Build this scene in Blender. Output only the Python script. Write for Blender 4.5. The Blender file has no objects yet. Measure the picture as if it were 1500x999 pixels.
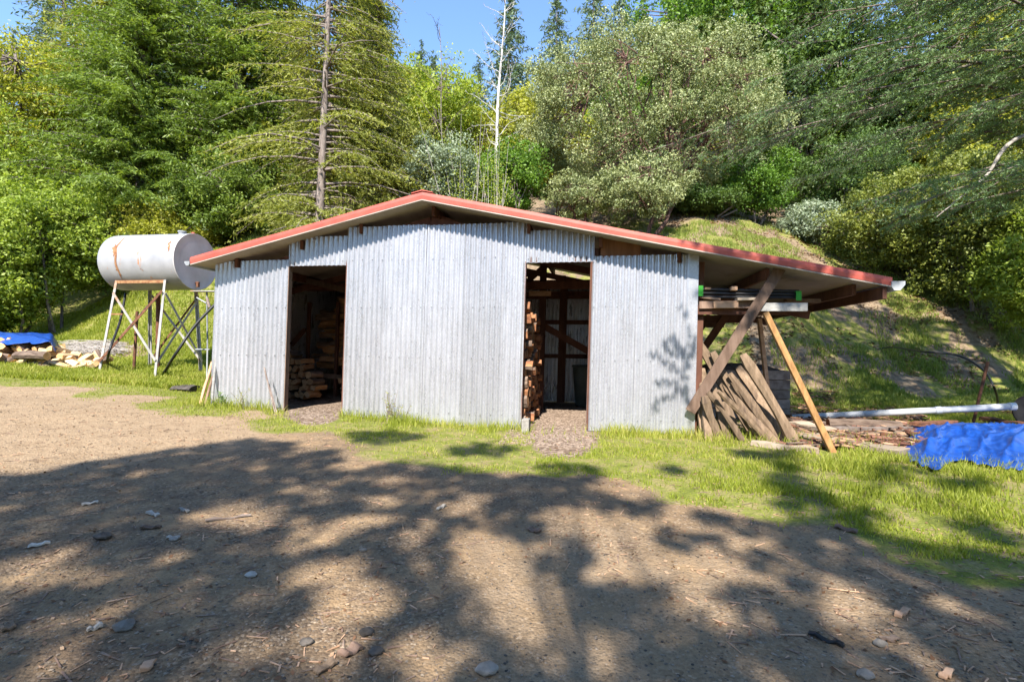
import bpy, math
import numpy as np
from mathutils import Vector, Matrix

R = math.radians

scene = bpy.context.scene
COL = scene.collection

# ------------------------------------------------------------------ camera, sky, sun, exposure
EYE = Vector((0.0, 0.0, 1.15))
CR = Matrix.Rotation(R(90 + 0.88), 3, 'X') @ Matrix.Rotation(R(0.70), 3, 'Z')
cam_d = bpy.data.cameras.new("camera")
cam_d.sensor_width = 36.0
cam_d.lens = 18.0
cam_d.clip_start = 0.05
cam_d.clip_end = 2000
cam = bpy.data.objects.new("camera", cam_d)
cam.matrix_world = Matrix.Translation(EYE) @ CR.to_4x4()
COL.objects.link(cam)
scene.camera = cam

SUN_EL, SUN_AZ = 44.5, 10.0          # the light travels towards +Y and slightly +X
LDIR = np.array([math.sin(R(SUN_AZ)) * math.cos(R(SUN_EL)), math.cos(R(SUN_AZ)) * math.cos(R(SUN_EL)), -math.sin(R(SUN_EL))])
world = bpy.data.worlds.new("World")
scene.world = world
world.use_nodes = True
wn = world.node_tree
wn.nodes.clear()
sky = wn.nodes.new("ShaderNodeTexSky")
sky.sky_type = 'NISHITA'
sky.sun_disc = False
sky.sun_elevation = R(SUN_EL)
sky.sun_rotation = R(180 + SUN_AZ)
sky.air_density = 1.0
sky.dust_density = 0.1
sky.ozone_density = 5.0
bg = wn.nodes.new("ShaderNodeBackground")
bg.inputs[1].default_value = 0.15
wo = wn.nodes.new("ShaderNodeOutputWorld")
wn.links.new(sky.outputs[0], bg.inputs[0])
wn.links.new(bg.outputs[0], wo.inputs[0])
sl = bpy.data.lights.new("sun", 'SUN')
sl.energy = 5.0
sl.angle = R(0.75)
sl.color = (1.0, 0.94, 0.85)
sun = bpy.data.objects.new("sun", sl)
sun.rotation_euler = Vector(LDIR.tolist()).to_track_quat('-Z', 'Y').to_euler()
sun.location = (0, -20, 20)
COL.objects.link(sun)
scene.view_settings.view_transform = 'Standard'
scene.view_settings.look = 'None'
scene.view_settings.gamma = 1.0
scene.view_settings.exposure = 1.4
scene.render.engine = 'CYCLES'
scene.cycles.max_bounces = 7
scene.cycles.diffuse_bounces = 4
scene.cycles.glossy_bounces = 2
scene.cycles.transmission_bounces = 3
scene.cycles.transparent_max_bounces = 4
scene.cycles.caustics_reflective = False
scene.cycles.caustics_refractive = False
scene.cycles.use_denoising = True

# ------------------------------------------------------------------ geometry of the view (pixels of the photograph -> places)
def ray(px, py):
    return CR @ Vector(((px - 750) / 750, -(py - 499.5) / 750, -1))

CRT = np.array(CR.transposed())
def proj(P):
    q = (np.asarray(P, float) - np.array(EYE)) @ CRT.T
    w = np.where(-q[..., 2] > 0.05, -q[..., 2], np.nan)
    return 750 + 750 * q[..., 0] / w, 499.5 - 750 * q[..., 1] / w

def atY(px, py, Y):
    d = ray(px, py)
    return EYE + d * (Y / d.y)

# value noise
def vn(x, y, s=0):
    x = np.asarray(x, float); y = np.asarray(y, float)
    xi = np.floor(x); yi = np.floor(y)
    fx = x - xi; fy = y - yi
    fx = fx * fx * (3 - 2 * fx); fy = fy * fy * (3 - 2 * fy)
    def h(a, b):
        v = np.sin(a * 127.1 + b * 311.7 + s * 74.7) * 43758.5453
        return v - np.floor(v)
    return (h(xi, yi) * (1 - fx) + h(xi + 1, yi) * fx) * (1 - fy) + (h(xi, yi + 1) * (1 - fx) + h(xi + 1, yi + 1) * fx) * fy

def fbm(x, y, s=0, o=3):
    t = 0; a = 1; n = 0
    for i in range(o):
        t = t + a * vn(x * 2 ** i, y * 2 ** i, s + i * 3.1); n += a; a *= .5
    return t / n

def sm(a, b, x):
    t = np.clip((x - a) / (b - a), 0, 1)
    return t * t * (3 - 2 * t)

def footline(X):
    return np.interp(X, [-40, -16, -10.5, -5, 3, 5, 7.5, 12, 30], [19, 16.5, 13.2, 13.0, 13.0, 11.6, 11.2, 12.6, 15])

def G(X, Y):
    X = np.asarray(X, float); Y = np.asarray(Y, float)
    t = np.clip(-X, 0, 30)
    z = .05 * (np.sqrt(t * t + 1) - 1)
    z = z - .03 * np.clip(7 - Y, 0, 14)
    z = z + .06 * np.clip(Y - 8, 0, 8) * sm(-4, -8, X)
    s = Y - footline(X)
    k = 1 - .45 * sm(-10, -18, X)
    hill = 2.0 * sm(0, 3.6, s) + .6 * np.clip(s - 2.5, 0, 10) + .40 * np.clip(s - 12.5, 0, 52) - .3 * np.clip(s - 75, 0, 60)
    z = z + hill * k
    z = z + (fbm(X * .45, Y * .45, 5) - .5) * .9 * sm(.3, 4, s)
    z = z + (fbm(X * 1.6, Y * 1.6, 9) - .5) * .35 * sm(.2, 1.5, s) * sm(12, 6, s)
    z = z + (fbm(X * .9, Y * .9, 2) - .5) * .05 + (fbm(X * 4, Y * 4, 3) - .5) * .02
    z = z - .62 * np.clip(-Y - 6, 0, 1) * 0
    return z

def g(x, y):
    return float(G(x, y))

_T = 1.2 * 1.0085 ** np.arange(560)
def gp(px, py):
    """where the line of sight through a pixel meets the ground"""
    d = np.array(ray(px, py)); P = np.array(EYE) + _T[:, None] * d
    below = P[:, 2] < G(P[:, 0], P[:, 1]); k = int(np.argmax(below)) if below.any() else len(_T) - 1
    a, b = _T[max(k - 1, 0)], _T[k]
    t = np.linspace(a, b, 12); P = np.array(EYE) + t[:, None] * d
    k = int(np.argmax(P[:, 2] < G(P[:, 0], P[:, 1]))); p = P[k]
    return Vector((p[0], p[1], g(p[0], p[1])))

# ------------------------------------------------------------------ materials
def nt(name):
    m = bpy.data.materials.new(name); m.use_nodes = True
    t = m.node_tree; t.nodes.clear()
    o = t.nodes.new("ShaderNodeOutputMaterial")
    return m, t, o

def N(t, kind, **kw):
    n = t.nodes.new(kind)
    for k, v in kw.items():
        if k.startswith('i_'):
            key = k[2:]
            key = int(key) if key.isdigit() else key.replace('_', ' ')
            n.inputs[key].default_value = v
        else: setattr(n, k, v)
    return n

def ramp(t, src, stops):
    r = t.nodes.new("ShaderNodeValToRGB")
    el = r.color_ramp.elements
    while len(el) > 1: el.remove(el[-1])
    el[0].position = stops[0][0]; el[0].color = (*stops[0][1], 1)
    for p, c in stops[1:]:
        e = el.new(p); e.color = (*c, 1)
    t.links.new(src, r.inputs[0])
    return r.outputs[0]

def mixc(t, fac, a, b, mode='MIX'):
    n = t.nodes.new("ShaderNodeMix"); n.data_type = 'RGBA'; n.blend_type = mode
    for s, v in ((n.inputs[0], fac), (n.inputs[6], a), (n.inputs[7], b)):
        if isinstance(v, (int, float)): s.default_value = v
        elif isinstance(v, tuple): s.default_value = (*v, 1)
        else: t.links.new(v, s)
    return n.outputs[2]

def math2(t, op, a, b=0.5, clamp=False):
    n = t.nodes.new("ShaderNodeMath"); n.operation = op; n.use_clamp = clamp
    for s, v in ((n.inputs[0], a), (n.inputs[1], b)):
        if isinstance(v, (int, float)): s.default_value = v
        else: t.links.new(v, s)
    return n.outputs[0]

def coords(t, scale=(1, 1, 1), kind='Object'):
    tc = t.nodes.new("ShaderNodeTexCoord"); mp = t.nodes.new("ShaderNodeMapping")
    t.links.new(tc.outputs[kind], mp.inputs[0]); mp.inputs[3].default_value = scale
    return mp.outputs[0]

def noise(t, vec, scale, detail=4, rough=.6):
    n = t.nodes.new("ShaderNodeTexNoise"); t.links.new(vec, n.inputs['Vector'])
    n.inputs['Scale'].default_value = scale; n.inputs['Detail'].default_value = detail; n.inputs['Roughness'].default_value = rough
    return n.outputs[0]

def bump(t, h, strength, dist=.01):
    b = t.nodes.new("ShaderNodeBump"); b.inputs['Strength'].default_value = strength; b.inputs['Distance'].default_value = dist
    t.links.new(h, b.inputs['Height'])
    return b.outputs[0]

def pbr(t, o, col, rough=.8, metal=0.0, nrm=None, spec=.3):
    p = t.nodes.new("ShaderNodeBsdfPrincipled")
    for key, v in (('Base Color', col), ('Roughness', rough), ('Metallic', metal)):
        if isinstance(v, tuple): p.inputs[key].default_value = (*v, 1)
        elif isinstance(v, (int, float)): p.inputs[key].default_value = v
        else: t.links.new(v, p.inputs[key])
    p.inputs['Specular IOR Level'].default_value = spec
    if nrm is not None: t.links.new(nrm, p.inputs['Normal'])
    t.links.new(p.outputs[0], o.inputs[0])
    return p

def surf(name, c1, c2, scale=8, rough=.8, metal=0.0, stretch=(1, 1, 1), bmp=.3, c3=None, spec=.3, rnd=.25, det=5, lo=.35, hi=.65):
    """mottled two/three tone surface; copies differ a little in tone"""
    m, t, o = nt(name)
    v = coords(t, stretch)
    oi = t.nodes.new("ShaderNodeObjectInfo")
    ad = t.nodes.new("ShaderNodeVectorMath"); ad.operation = 'ADD'
    cmb = t.nodes.new("ShaderNodeCombineXYZ")
    t.links.new(math2(t, 'MULTIPLY', oi.outputs['Random'], 37.0), cmb.inputs[0]); t.links.new(math2(t, 'MULTIPLY', oi.outputs['Random'], 91.0), cmb.inputs[2])
    t.links.new(v, ad.inputs[0]); t.links.new(cmb.outputs[0], ad.inputs[1]); v = ad.outputs[0]
    n1 = noise(t, v, scale, det)
    col = ramp(t, n1, [(lo, c1), (hi, c2)])
    if c3 is not None:
        n3 = noise(t, v, scale * .33, 6, .7)
        f = t.nodes.new("ShaderNodeMapRange"); t.links.new(n3, f.inputs[0]); f.inputs[1].default_value = .56; f.inputs[2].default_value = .68
        col = mixc(t, f.outputs[0], col, c3)
    if rnd:
        k = math2(t, 'ADD', math2(t, 'MULTIPLY', oi.outputs['Random'], rnd * 2), 1 - rnd)
        c = t.nodes.new("ShaderNodeCombineColor")
        for i in range(3): t.links.new(k, c.inputs[i])
        col = mixc(t, 1.0, col, c.outputs[0], 'MULTIPLY')
    nr = bump(t, noise(t, v, scale * 3, 4), bmp, .008) if bmp else None
    pbr(t, o, col, rough, metal, nr, spec)
    return m

def leafmat(name, c1, c2, c3, trans=.35, rough=.5):
    c1, c2, c3 = [tuple(min(q * k, .9) for q, k in zip(c, (1.20, 1.17, 1.22))) for c in (c1, c2, c3)]
    """leaves: per-leaf tone from the mesh's own random value, light passes through"""
    m, t, o = nt(name)
    at = t.nodes.new("ShaderNodeAttribute"); at.attribute_name = "rnd"
    col = ramp(t, at.outputs['Fac'], [(0, c1), (.55, c2), (1, c3)])
    p = t.nodes.new("ShaderNodeBsdfPrincipled")
    t.links.new(col, p.inputs['Base Color']); p.inputs['Roughness'].default_value = rough; p.inputs['Specular IOR Level'].default_value = .35
    tr = t.nodes.new("ShaderNodeBsdfTranslucent")
    t.links.new(mixc(t, 1.0, col, (1.25, 1.3, .55), 'MULTIPLY'), tr.inputs[0])
    mx = t.nodes.new("ShaderNodeMixShader"); mx.inputs[0].default_value = trans
    t.links.new(p.outputs[0], mx.inputs[1]); t.links.new(tr.outputs[0], mx.inputs[2]); t.links.new(mx.outputs[0], o.inputs[0])
    return m

def metal_sheet_mat():
    m, t, o = nt("galvanised_sheet")
    v = coords(t, (1, 1, 1)); oi = t.nodes.new("ShaderNodeObjectInfo")
    n1 = noise(t, coords(t, (3, 3, .6)), 3.0, 6, .65)
    col = ramp(t, n1, [(.3, (.47, .475, .515)), (.7, (.58, .585, .625))])
    k = math2(t, 'ADD', math2(t, 'MULTIPLY', oi.outputs['Random'], .16), .90)
    c = t.nodes.new("ShaderNodeCombineColor")
    for i in range(3): t.links.new(k, c.inputs[i])
    col = mixc(t, 1.0, col, c.outputs[0], 'MULTIPLY')
    st = t.nodes.new("ShaderNodeMapRange"); t.links.new(noise(t, coords(t, (6, 6, 1.5)), 2.5, 8, .75), st.inputs[0]); st.inputs[1].default_value = .6; st.inputs[2].default_value = .75; st.inputs[4].default_value = .25
    col = mixc(t, st.outputs[0], col, (.34, .335, .34))
    sp = N(t, "ShaderNodeTexVoronoi", i_Scale=55.0); t.links.new(v, sp.inputs['Vector'])
    bw = t.nodes.new('ShaderNodeRGBToBW'); t.links.new(sp.outputs['Color'], bw.inputs[0]); col = mixc(t, .12, col, bw.outputs[0])
    rg = math2(t, 'ADD', math2(t, 'MULTIPLY', n1, .18), .20)
    pbr(t, o, col, rg, .60, bump(t, noise(t, v, 7, 4), .10, .01), .5)
    return m

def ground_mat():
    m, t, o = nt("ground_soil")
    v = coords(t)
    at = t.nodes.new("ShaderNodeAttribute"); at.attribute_name = "mask"
    sep = t.nodes.new("ShaderNodeSeparateColor"); t.links.new(at.outputs['Color'], sep.inputs[0])
    big = noise(t, v, .7, 5, .6); mid = noise(t, v, 5, 6, .7); fine = noise(t, v, 45, 4, .7)
    dirt = ramp(t, big, [(.3, (.19, .12, .065)), (.5, (.31, .21, .115)), (.7, (.24, .16, .09))])
    dirt = mixc(t, ramp(t, mid, [(.38, (0, 0, 0)), (.68, (.85, .85, .85))]), dirt, (.095, .068, .05))
    vo = N(t, "ShaderNodeTexVoronoi", i_Scale=70.0); t.links.new(v, vo.inputs['Vector'])
    g1 = ramp(t, math2(t, 'ADD', vo.outputs['Color'], 0.0), [(0, (.035, .026, .02)), (.4, (.11, .08, .055)), (.75, (.24, .175, .11)), (.97, (.40, .33, .25))])
    vo2 = N(t, "ShaderNodeTexVoronoi", i_Scale=24.0); t.links.new(v, vo2.inputs['Vector'])
    g2 = ramp(t, math2(t, 'ADD', vo2.outputs['Color'], 0.0), [(0, (.08, .07, .06)), (.5, (.25, .2, .15)), (.95, (.42, .38, .33))])
    grav = ramp(t, noise(t, v, 1.6, 5, .7), [(.38, (.08, .08, .08)), (.62, (.62, .62, .62))])
    dirt = mixc(t, grav, dirt, g1)
    peb = ramp(t, vo2.outputs['Distance'], [(.0, (.55, .55, .55)), (.22, (.0, .0, .0))])
    dirt = mixc(t, peb, dirt, g2)
    lit_soil = ramp(t, mid, [(.3, (.215, .15, .092)), (.6, (.33, .24, .15)), (.8, (.27, .195, .12))])  # paler soil tone carrying the drive's sunlight in its colour
    lit_soil = mixc(t, math2(t, 'MULTIPLY', ramp(t, vo.outputs['Distance'], [(.1, (.5, .5, .5)), (.5, (0, 0, 0))]), 1.0), lit_soil, g1)
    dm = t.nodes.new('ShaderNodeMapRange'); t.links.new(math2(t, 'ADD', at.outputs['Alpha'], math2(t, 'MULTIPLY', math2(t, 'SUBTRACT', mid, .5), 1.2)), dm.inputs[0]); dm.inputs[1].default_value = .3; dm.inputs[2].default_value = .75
    dirt = mixc(t, math2(t, 'MULTIPLY', dm.outputs[0], .85), dirt, lit_soil)
    turf = ramp(t, mid, [(.3, (.10, .12, .02)), (.45, (.19, .21, .035)), (.62, (.28, .23, .10))])
    turf = mixc(t, ramp(t, fine, [(.35, (0, 0, 0)), (.7, (.6, .6, .6))]), turf, (.045, .05, .02))
    chips = ramp(t, math2(t, 'ADD', vo2.outputs['Color'], 0.0), [(0, (.06, .04, .03)), (.4, (.17, .12, .085)), (.8, (.29, .22, .165)), (1, (.40, .36, .30))])
    hill = ramp(t, mid, [(.3, (.09, .06, .04)), (.55, (.21, .155, .10)), (.75, (.30, .24, .16))])
    def edge(ch, a=.35, b=.65):
        s = math2(t, 'ADD', ch, math2(t, 'MULTIPLY', math2(t, 'SUBTRACT', mid, .5), .9))
        r = t.nodes.new("ShaderNodeMapRange"); t.links.new(s, r.inputs[0]); r.inputs[1].default_value = a; r.inputs[2].default_value = b
        return r.outputs[0]
    col = mixc(t, edge(sep.outputs['Red']), dirt, turf)
    col = mixc(t, edge(sep.outputs['Blue']), col, hill)
    col = mixc(t, edge(sep.outputs['Green']), col, chips)
    h = math2(t, 'ADD', math2(t, 'MULTIPLY', fine, .5), math2(t, 'MULTIPLY', vo2.outputs['Distance'], -.6))
    h = math2(t, 'ADD', h, math2(t, 'MULTIPLY', vo.outputs['Distance'], -.5))
    h = math2(t, 'ADD', h, mid)
    pbr(t, o, col, .95, 0, bump(t, h, .8, .015), .15)
    return m

M = {}
M['sheet'] = metal_sheet_mat()
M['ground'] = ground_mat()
M['red'] = surf("red_roof_metal", (.36, .07, .05), (.43, .098, .068), 5, .45, 0, bmp=.05, spec=.4, rnd=0)
M['white_metal'] = surf("white_edge_metal", (.22, .235, .25), (.32, .33, .34), 8, .5, 0, bmp=.05)
M['soffit'] = surf("soffit_board", (.27, .235, .20), (.36, .32, .28), 3, .9, 0, (1, .4, 1), .2, (.20, .16, .13))
M['timber'] = surf("dark_red_timber", (.085, .035, .022), (.15, .065, .04), 4, .8, 0, (2, 2, .5), .5)
M['ply'] = surf("brown_plywood", (.16, .07, .03), (.26, .12, .055), 4, .8, 0, (3, 3, .3), .3)
M['oldwood'] = surf("weathered_wood", (.10, .068, .042), (.23, .16, .105), 5, .9, 0, (4, 4, .6), .8, (.08, .055, .04), lo=.3, hi=.7)
M['brace'] = surf("brown_board", (.13, .08, .055), (.22, .145, .105), 5, .85, 0, (3, 3, .7), .6)
M['greywood'] = surf("grey_board", (.24, .235, .22), (.38, .37, .35), 5, .85, 0, (1, 3, 3), .5)
M['tanwood'] = surf("tan_board", (.33, .19, .11), (.47, .30, .19), 5, .8, 0, (1, 3, 3), .4)
M['prop'] = surf("orange_timber", (.19, .095, .03), (.33, .185, .07), 5, .75, 0, (4, 4, .8), .5)
M['paleplank'] = surf("pale_plank", (.26, .205, .15), (.40, .32, .24), 4, .9, 0, (.5, 3, 3), .6, (.22, .15, .11))
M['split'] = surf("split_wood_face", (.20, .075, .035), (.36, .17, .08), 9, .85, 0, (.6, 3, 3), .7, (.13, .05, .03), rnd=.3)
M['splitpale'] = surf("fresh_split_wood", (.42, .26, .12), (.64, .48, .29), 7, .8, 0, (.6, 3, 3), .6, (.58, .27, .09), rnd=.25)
M['bark'] = surf("log_bark", (.09, .06, .045), (.22, .16, .12), 12, .95, 0, (.5, 2, 2), 1.0, rnd=.3)
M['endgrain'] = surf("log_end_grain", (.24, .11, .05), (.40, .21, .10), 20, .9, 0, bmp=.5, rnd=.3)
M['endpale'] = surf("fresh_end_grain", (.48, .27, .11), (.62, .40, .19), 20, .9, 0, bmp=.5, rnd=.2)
M['tarp'] = surf("blue_tarp", (.005, .036, .20), (.010, .065, .33), 14, .30, 0, bmp=.15, rnd=0, spec=.5)
M['pvc'] = surf("white_pipe", (.42, .44, .46), (.55, .56, .58), 3, .4, 0, bmp=.1, c3=(.45, .44, .40))
M['black'] = surf("black_plastic", (.012, .012, .013), (.03, .03, .032), 5, .45, 0, bmp=.1)
M['rust'] = surf("rusty_steel", (.07, .03, .018), (.17, .075, .04), 14, .9, 0, bmp=.5)
M['green'] = surf("green_plastic", (.03, .26, .025), (.045, .34, .035), 5, .5, 0, bmp=0, rnd=0)
M['bin'] = surf("grey_green_plastic", (.055, .075, .07), (.08, .10, .095), 5, .6, 0, bmp=.1)
M['stone'] = surf("grey_stone", (.13, .112, .09), (.25, .22, .185), 12, .95, 0, bmp=.7, rnd=.4)
M['darkstone'] = surf("dark_stone", (.05, .042, .035), (.13, .112, .095), 12, .95, 0, bmp=.7, rnd=.3)
M['concrete'] = surf("concrete_block", (.20, .185, .165), (.32, .30, .27), 14, .95, 0, bmp=.7)
M['rod'] = surf("grey_rod", (.16, .12, .10), (.30, .25, .22), 9, .7, .3, bmp=.2)
M['gravel'] = surf("gravel_stones", (.09, .07, .052), (.28, .22, .16), 30, .95, 0, bmp=.3, rnd=0, lo=.4, hi=.6)
M['chipwood'] = surf("wood_chip_pieces", (.10, .07, .05), (.34, .26, .20), 25, .95, 0, bmp=.3, rnd=.2, lo=.35, hi=.65)
M['palechip'] = surf("bleached_chip", (.27, .245, .21), (.42, .385, .33), 18, .9, 0, bmp=.5, rnd=.3)
M['barktree'] = surf("fir_bark", (.085, .065, .055), (.23, .19, .165), 7, .95, 0, (2, 2, .5), 1.0)
M['barkpale'] = surf("pale_bark", (.42, .39, .36), (.62, .59, .55), 6, .9, 0, (1, 1, .6), .5, (.26, .23, .2))
M['barkred'] = surf("manzanita_bark", (.07, .035, .028), (.15, .085, .065), 6, .8, 0, bmp=.4)
M['deadtwig'] = surf("grey_twigs", (.26, .23, .20), (.42, .38, .34), 6, .9, 0, bmp=.3)
M['tank'] = None
m, t, o = nt("tank_paint")
v = coords(t)
c = ramp(t, noise(t, v, 2.5, 6, .65), [(.3, (.26, .265, .28)), (.7, (.36, .365, .38))])
f = t.nodes.new("ShaderNodeMapRange"); t.links.new(noise(t, coords(t, (2.6, 2.6, .45)), 2.1, 7, .7), f.inputs[0]); f.inputs[1].default_value = .63; f.inputs[2].default_value = .70
c = mixc(t, f.outputs[0], c, (.42, .17, .05))
f2 = t.nodes.new("ShaderNodeMapRange"); t.links.new(noise(t, v, 11, 8, .8), f2.inputs[0]); f2.inputs[1].default_value = .66; f2.inputs[2].default_value = .72
c = mixc(t, f2.outputs[0], c, (.22, .15, .11))
pbr(t, o, c, .45, .15, bump(t, noise(t, v, 6, 4), .1, .01), .4)
M['tank'] = m
M['ruststain'] = surf("rust_streak", (.17, .065, .03), (.33, .19, .09), 14, .9, 0, bmp=.3, rnd=0)
M['standpaint'] = surf("stand_paint", (.28, .27, .25), (.40, .385, .36), 6, .6, .2, bmp=.2, c3=(.38, .17, .07), rnd=0)

M['leaf_dry'] = leafmat("dry_leaf", (.09, .045, .02), (.20, .11, .06), (.33, .23, .14), .15, .8)
M['lf_fir'] = leafmat("fir_needles", (.06, .10, .015), (.13, .19, .03), (.22, .28, .045), .35)
M['lf_cedar'] = leafmat("old_fir_needles", (.12, .14, .03), (.22, .24, .05), (.34, .34, .09), .38)
M['lf_far'] = leafmat("distant_fir_needles", (.06, .095, .055), (.10, .145, .075), (.14, .19, .09), .2)
M['lf_manz'] = leafmat("manzanita_leaves", (.10, .13, .045), (.20, .23, .09), (.35, .375, .175), .2, .5)
M['lf_blue'] = leafmat("deodar_needles", (.055, .11, .04), (.12, .20, .075), (.24, .35, .16), .3, .55)
M['lf_lime'] = leafmat("lime_leaves", (.13, .19, .02), (.24, .30, .035), (.38, .42, .07), .45)
M['lf_bush'] = leafmat("bush_leaves", (.11, .16, .02), (.22, .29, .04), (.35, .41, .08), .42)
M['lf_oak'] = leafmat("oak_leaves", (.15, .17, .02), (.28, .29, .035), (.40, .40, .07), .42)
M['lf_bay'] = leafmat("bay_leaves", (.05, .11, .012), (.10, .19, .02), (.18, .29, .035), .35)
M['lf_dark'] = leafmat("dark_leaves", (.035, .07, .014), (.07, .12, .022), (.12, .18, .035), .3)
M['lf_shaded'] = leafmat("shaded_bush_leaves", (.07, .095, .02), (.14, .17, .03), (.27, .29, .06), .35)  # bush leaves darkened in colour to stand in for the deodar's shade
M['lf_olive'] = leafmat("grey_green_leaves", (.13, .17, .10), (.21, .26, .16), (.32, .36, .25), .25)
M['grass'] = leafmat("grass_blades", (.12, .16, .015), (.235, .275, .03), (.48, .42, .15), .45, .6)
M['grassdry'] = leafmat("bank_grass", (.08, .12, .02), (.18, .23, .035), (.38, .34, .15), .4, .7)

# ------------------------------------------------------------------ mesh building
OFF = {}
class MB:
    def __init__(s): s.V = []; s.F = []; s.m = []; s.sm = []; s.r = []; s.n = 0
    def add(s, V, F, mat=0, smooth=False, r=None):
        V = np.asarray(V, float).reshape(-1, 3); F = np.asarray(F, int)
        s.V.append(V); s.F.append(F + s.n)
        s.m.append(np.broadcast_to(np.asarray(mat), (len(F),)).astype(int)); s.sm.append(np.full(len(F), smooth))
        s.r.append(np.full(len(V), .5) if r is None else np.asarray(r, float)); s.n += len(V)
        return s
    def beam(s, p0, p1, w, h, up=(0, 0, 1), mat=0, taper=1.0, jit=0.0, rng=None):
        """w across, h along 'up'"""
        p0 = np.array(p0, float); p1 = np.array(p1, float); d = p1 - p0; d /= np.linalg.norm(d)
        a = np.cross(d, np.array(up, float)); a /= np.linalg.norm(a); b = np.cross(a, d)
        V = []
        for q, k in ((p0, 1.0), (p1, taper)):
            for i, j in ((-1, -1), (1, -1), (1, 1), (-1, 1)):
                V.append(q + a * i * w / 2 * k + b * j * h / 2 * k)
        V = np.array(V)
        if jit: V = V + (rng.random(V.shape) - .5) * jit
        return s.add(V, [[0, 1, 2, 3], [7, 6, 5, 4], [0, 4, 5, 1], [1, 5, 6, 2], [2, 6, 7, 3], [3, 7, 4, 0]], mat)
    def tube(s, pts, rad, sides=8, mat=0, cap=True, smooth=True):
        P = np.array([tuple(p) for p in pts], float); n = len(P)
        rad = np.broadcast_to(np.asarray(rad, float), (n,))
        T = np.gradient(P, axis=0); T /= np.linalg.norm(T, axis=1)[:, None] + 1e-9
        ref = np.array([0, 0, 1.]) if abs(T[0][2]) < .9 else np.array([1., 0, 0])
        A = np.cross(T, ref); A /= np.linalg.norm(A, axis=1)[:, None] + 1e-9
        B = np.cross(T, A)
        th = np.arange(sides) / sides * 2 * np.pi
        V = P[:, None] + rad[:, None, None] * (A[:, None] * np.cos(th)[None, :, None] + B[:, None] * np.sin(th)[None, :, None])
        i = np.arange(n - 1)[:, None] * sides; j = np.arange(sides)[None]; k = (j + 1) % sides
        F = np.stack([i + j, i + k, i + sides + k, i + sides + j], -1).reshape(-1, 4)
        base = s.n
        s.add(V.reshape(-1, 3), F, mat, smooth)
        if cap and sides == 4:
            s.F.append(np.array([[0, 1, 2, 3]]) + base); s.m.append(np.array([mat])); s.sm.append(np.array([False]))
        elif cap:
            for e, c in ((0, P[0]), (n - 1, P[-1])):
                b0 = s.n
                ring = V[e]
                s.add(np.vstack([ring, c]), [[q, (q + 1) % sides, sides] for q in range(sides)], mat, False)
        return s
    def prism(s, poly, a, b, mat=0, mat_end=None):
        """poly: list of 3D points, extruded by vector a->b"""
        P = np.array([tuple(p) for p in poly], float); n = len(P); d = np.array(b, float) - np.array(a, float)
        base = s.n
        s.V.append(np.vstack([P, P + d])); s.r.append(np.full(2 * n, .5)); s.n += 2 * n
        s.F.append(np.array([[i, (i + 1) % n, n + (i + 1) % n, n + i] for i in range(n)]) + base)
        s.m.append(np.full(n, mat)); s.sm.append(np.full(n, False))
        for f in (list(range(n))[::-1], list(range(n, 2 * n))):
            s.F.append(np.array([f]) + base); s.m.append(np.array([mat if mat_end is None else mat_end])); s.sm.append(np.array([False]))
        return s
    def build(s, name, mat, parent=None, origin=None, attr=False, bevel=0):
        V = np.vstack(s.V)
        if parent is not None: off = np.array(OFF[parent.name])
        else: off = np.array(origin if origin is not None else (0, 0, 0), float)
        me = bpy.data.meshes.new(name)
        me.vertices.add(len(V)); me.vertices.foreach_set("co", (V - off).astype(np.float32).ravel())
        loops = np.concatenate([f.ravel() for f in s.F]); cnt = np.concatenate([np.full(len(f), f.shape[1]) for f in s.F])
        me.loops.add(len(loops)); me.loops.foreach_set("vertex_index", loops.astype(np.int32))
        st = np.concatenate([[0], np.cumsum(cnt)[:-1]])
        me.polygons.add(len(cnt)); me.polygons.foreach_set("loop_start", st.astype(np.int32))
        try: me.polygons.foreach_set("loop_total", cnt.astype(np.int32))
        except Exception: pass
        mats = mat if isinstance(mat, (list, tuple)) else [mat]
        for q in mats: me.materials.append(q)
        me.polygons.foreach_set("material_index", np.concatenate(s.m).astype(np.int32))
        me.polygons.foreach_set("use_smooth", np.concatenate(s.sm))
        if attr:
            a = me.attributes.new("rnd", 'FLOAT', 'POINT'); a.data.foreach_set("value", np.concatenate(s.r).astype(np.float32))
        me.update(calc_edges=True)
        o = bpy.data.objects.new(name, me); COL.objects.link(o)
        if parent is not None: o.parent = parent
        else: o.location = off.tolist()
        OFF[o.name] = tuple(off)
        if bevel:
            b = o.modifiers.new("edge", 'BEVEL'); b.width = bevel; b.segments = 2; b.limit_method = 'ANGLE'
        return o

def tag(o, label, cat, group=None):
    o['label'] = label; o['category'] = cat
    if group: o['group'] = group
    return o

def thing(name, label, cat, loc, group=None):
    o = bpy.data.objects.new(name, None); COL.objects.link(o); o.location = loc
    o.empty_display_size = .2
    OFF[o.name] = tuple(loc)
    return tag(o, label, cat, group)

def copy_tree(o, parent=None):
    c = o.copy(); COL.objects.link(c); c.parent = parent
    for ch in list(o.children): copy_tree(ch, c)
    return c

def struct(o, kind='structure'):
    o['kind'] = kind
    return o
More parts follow.
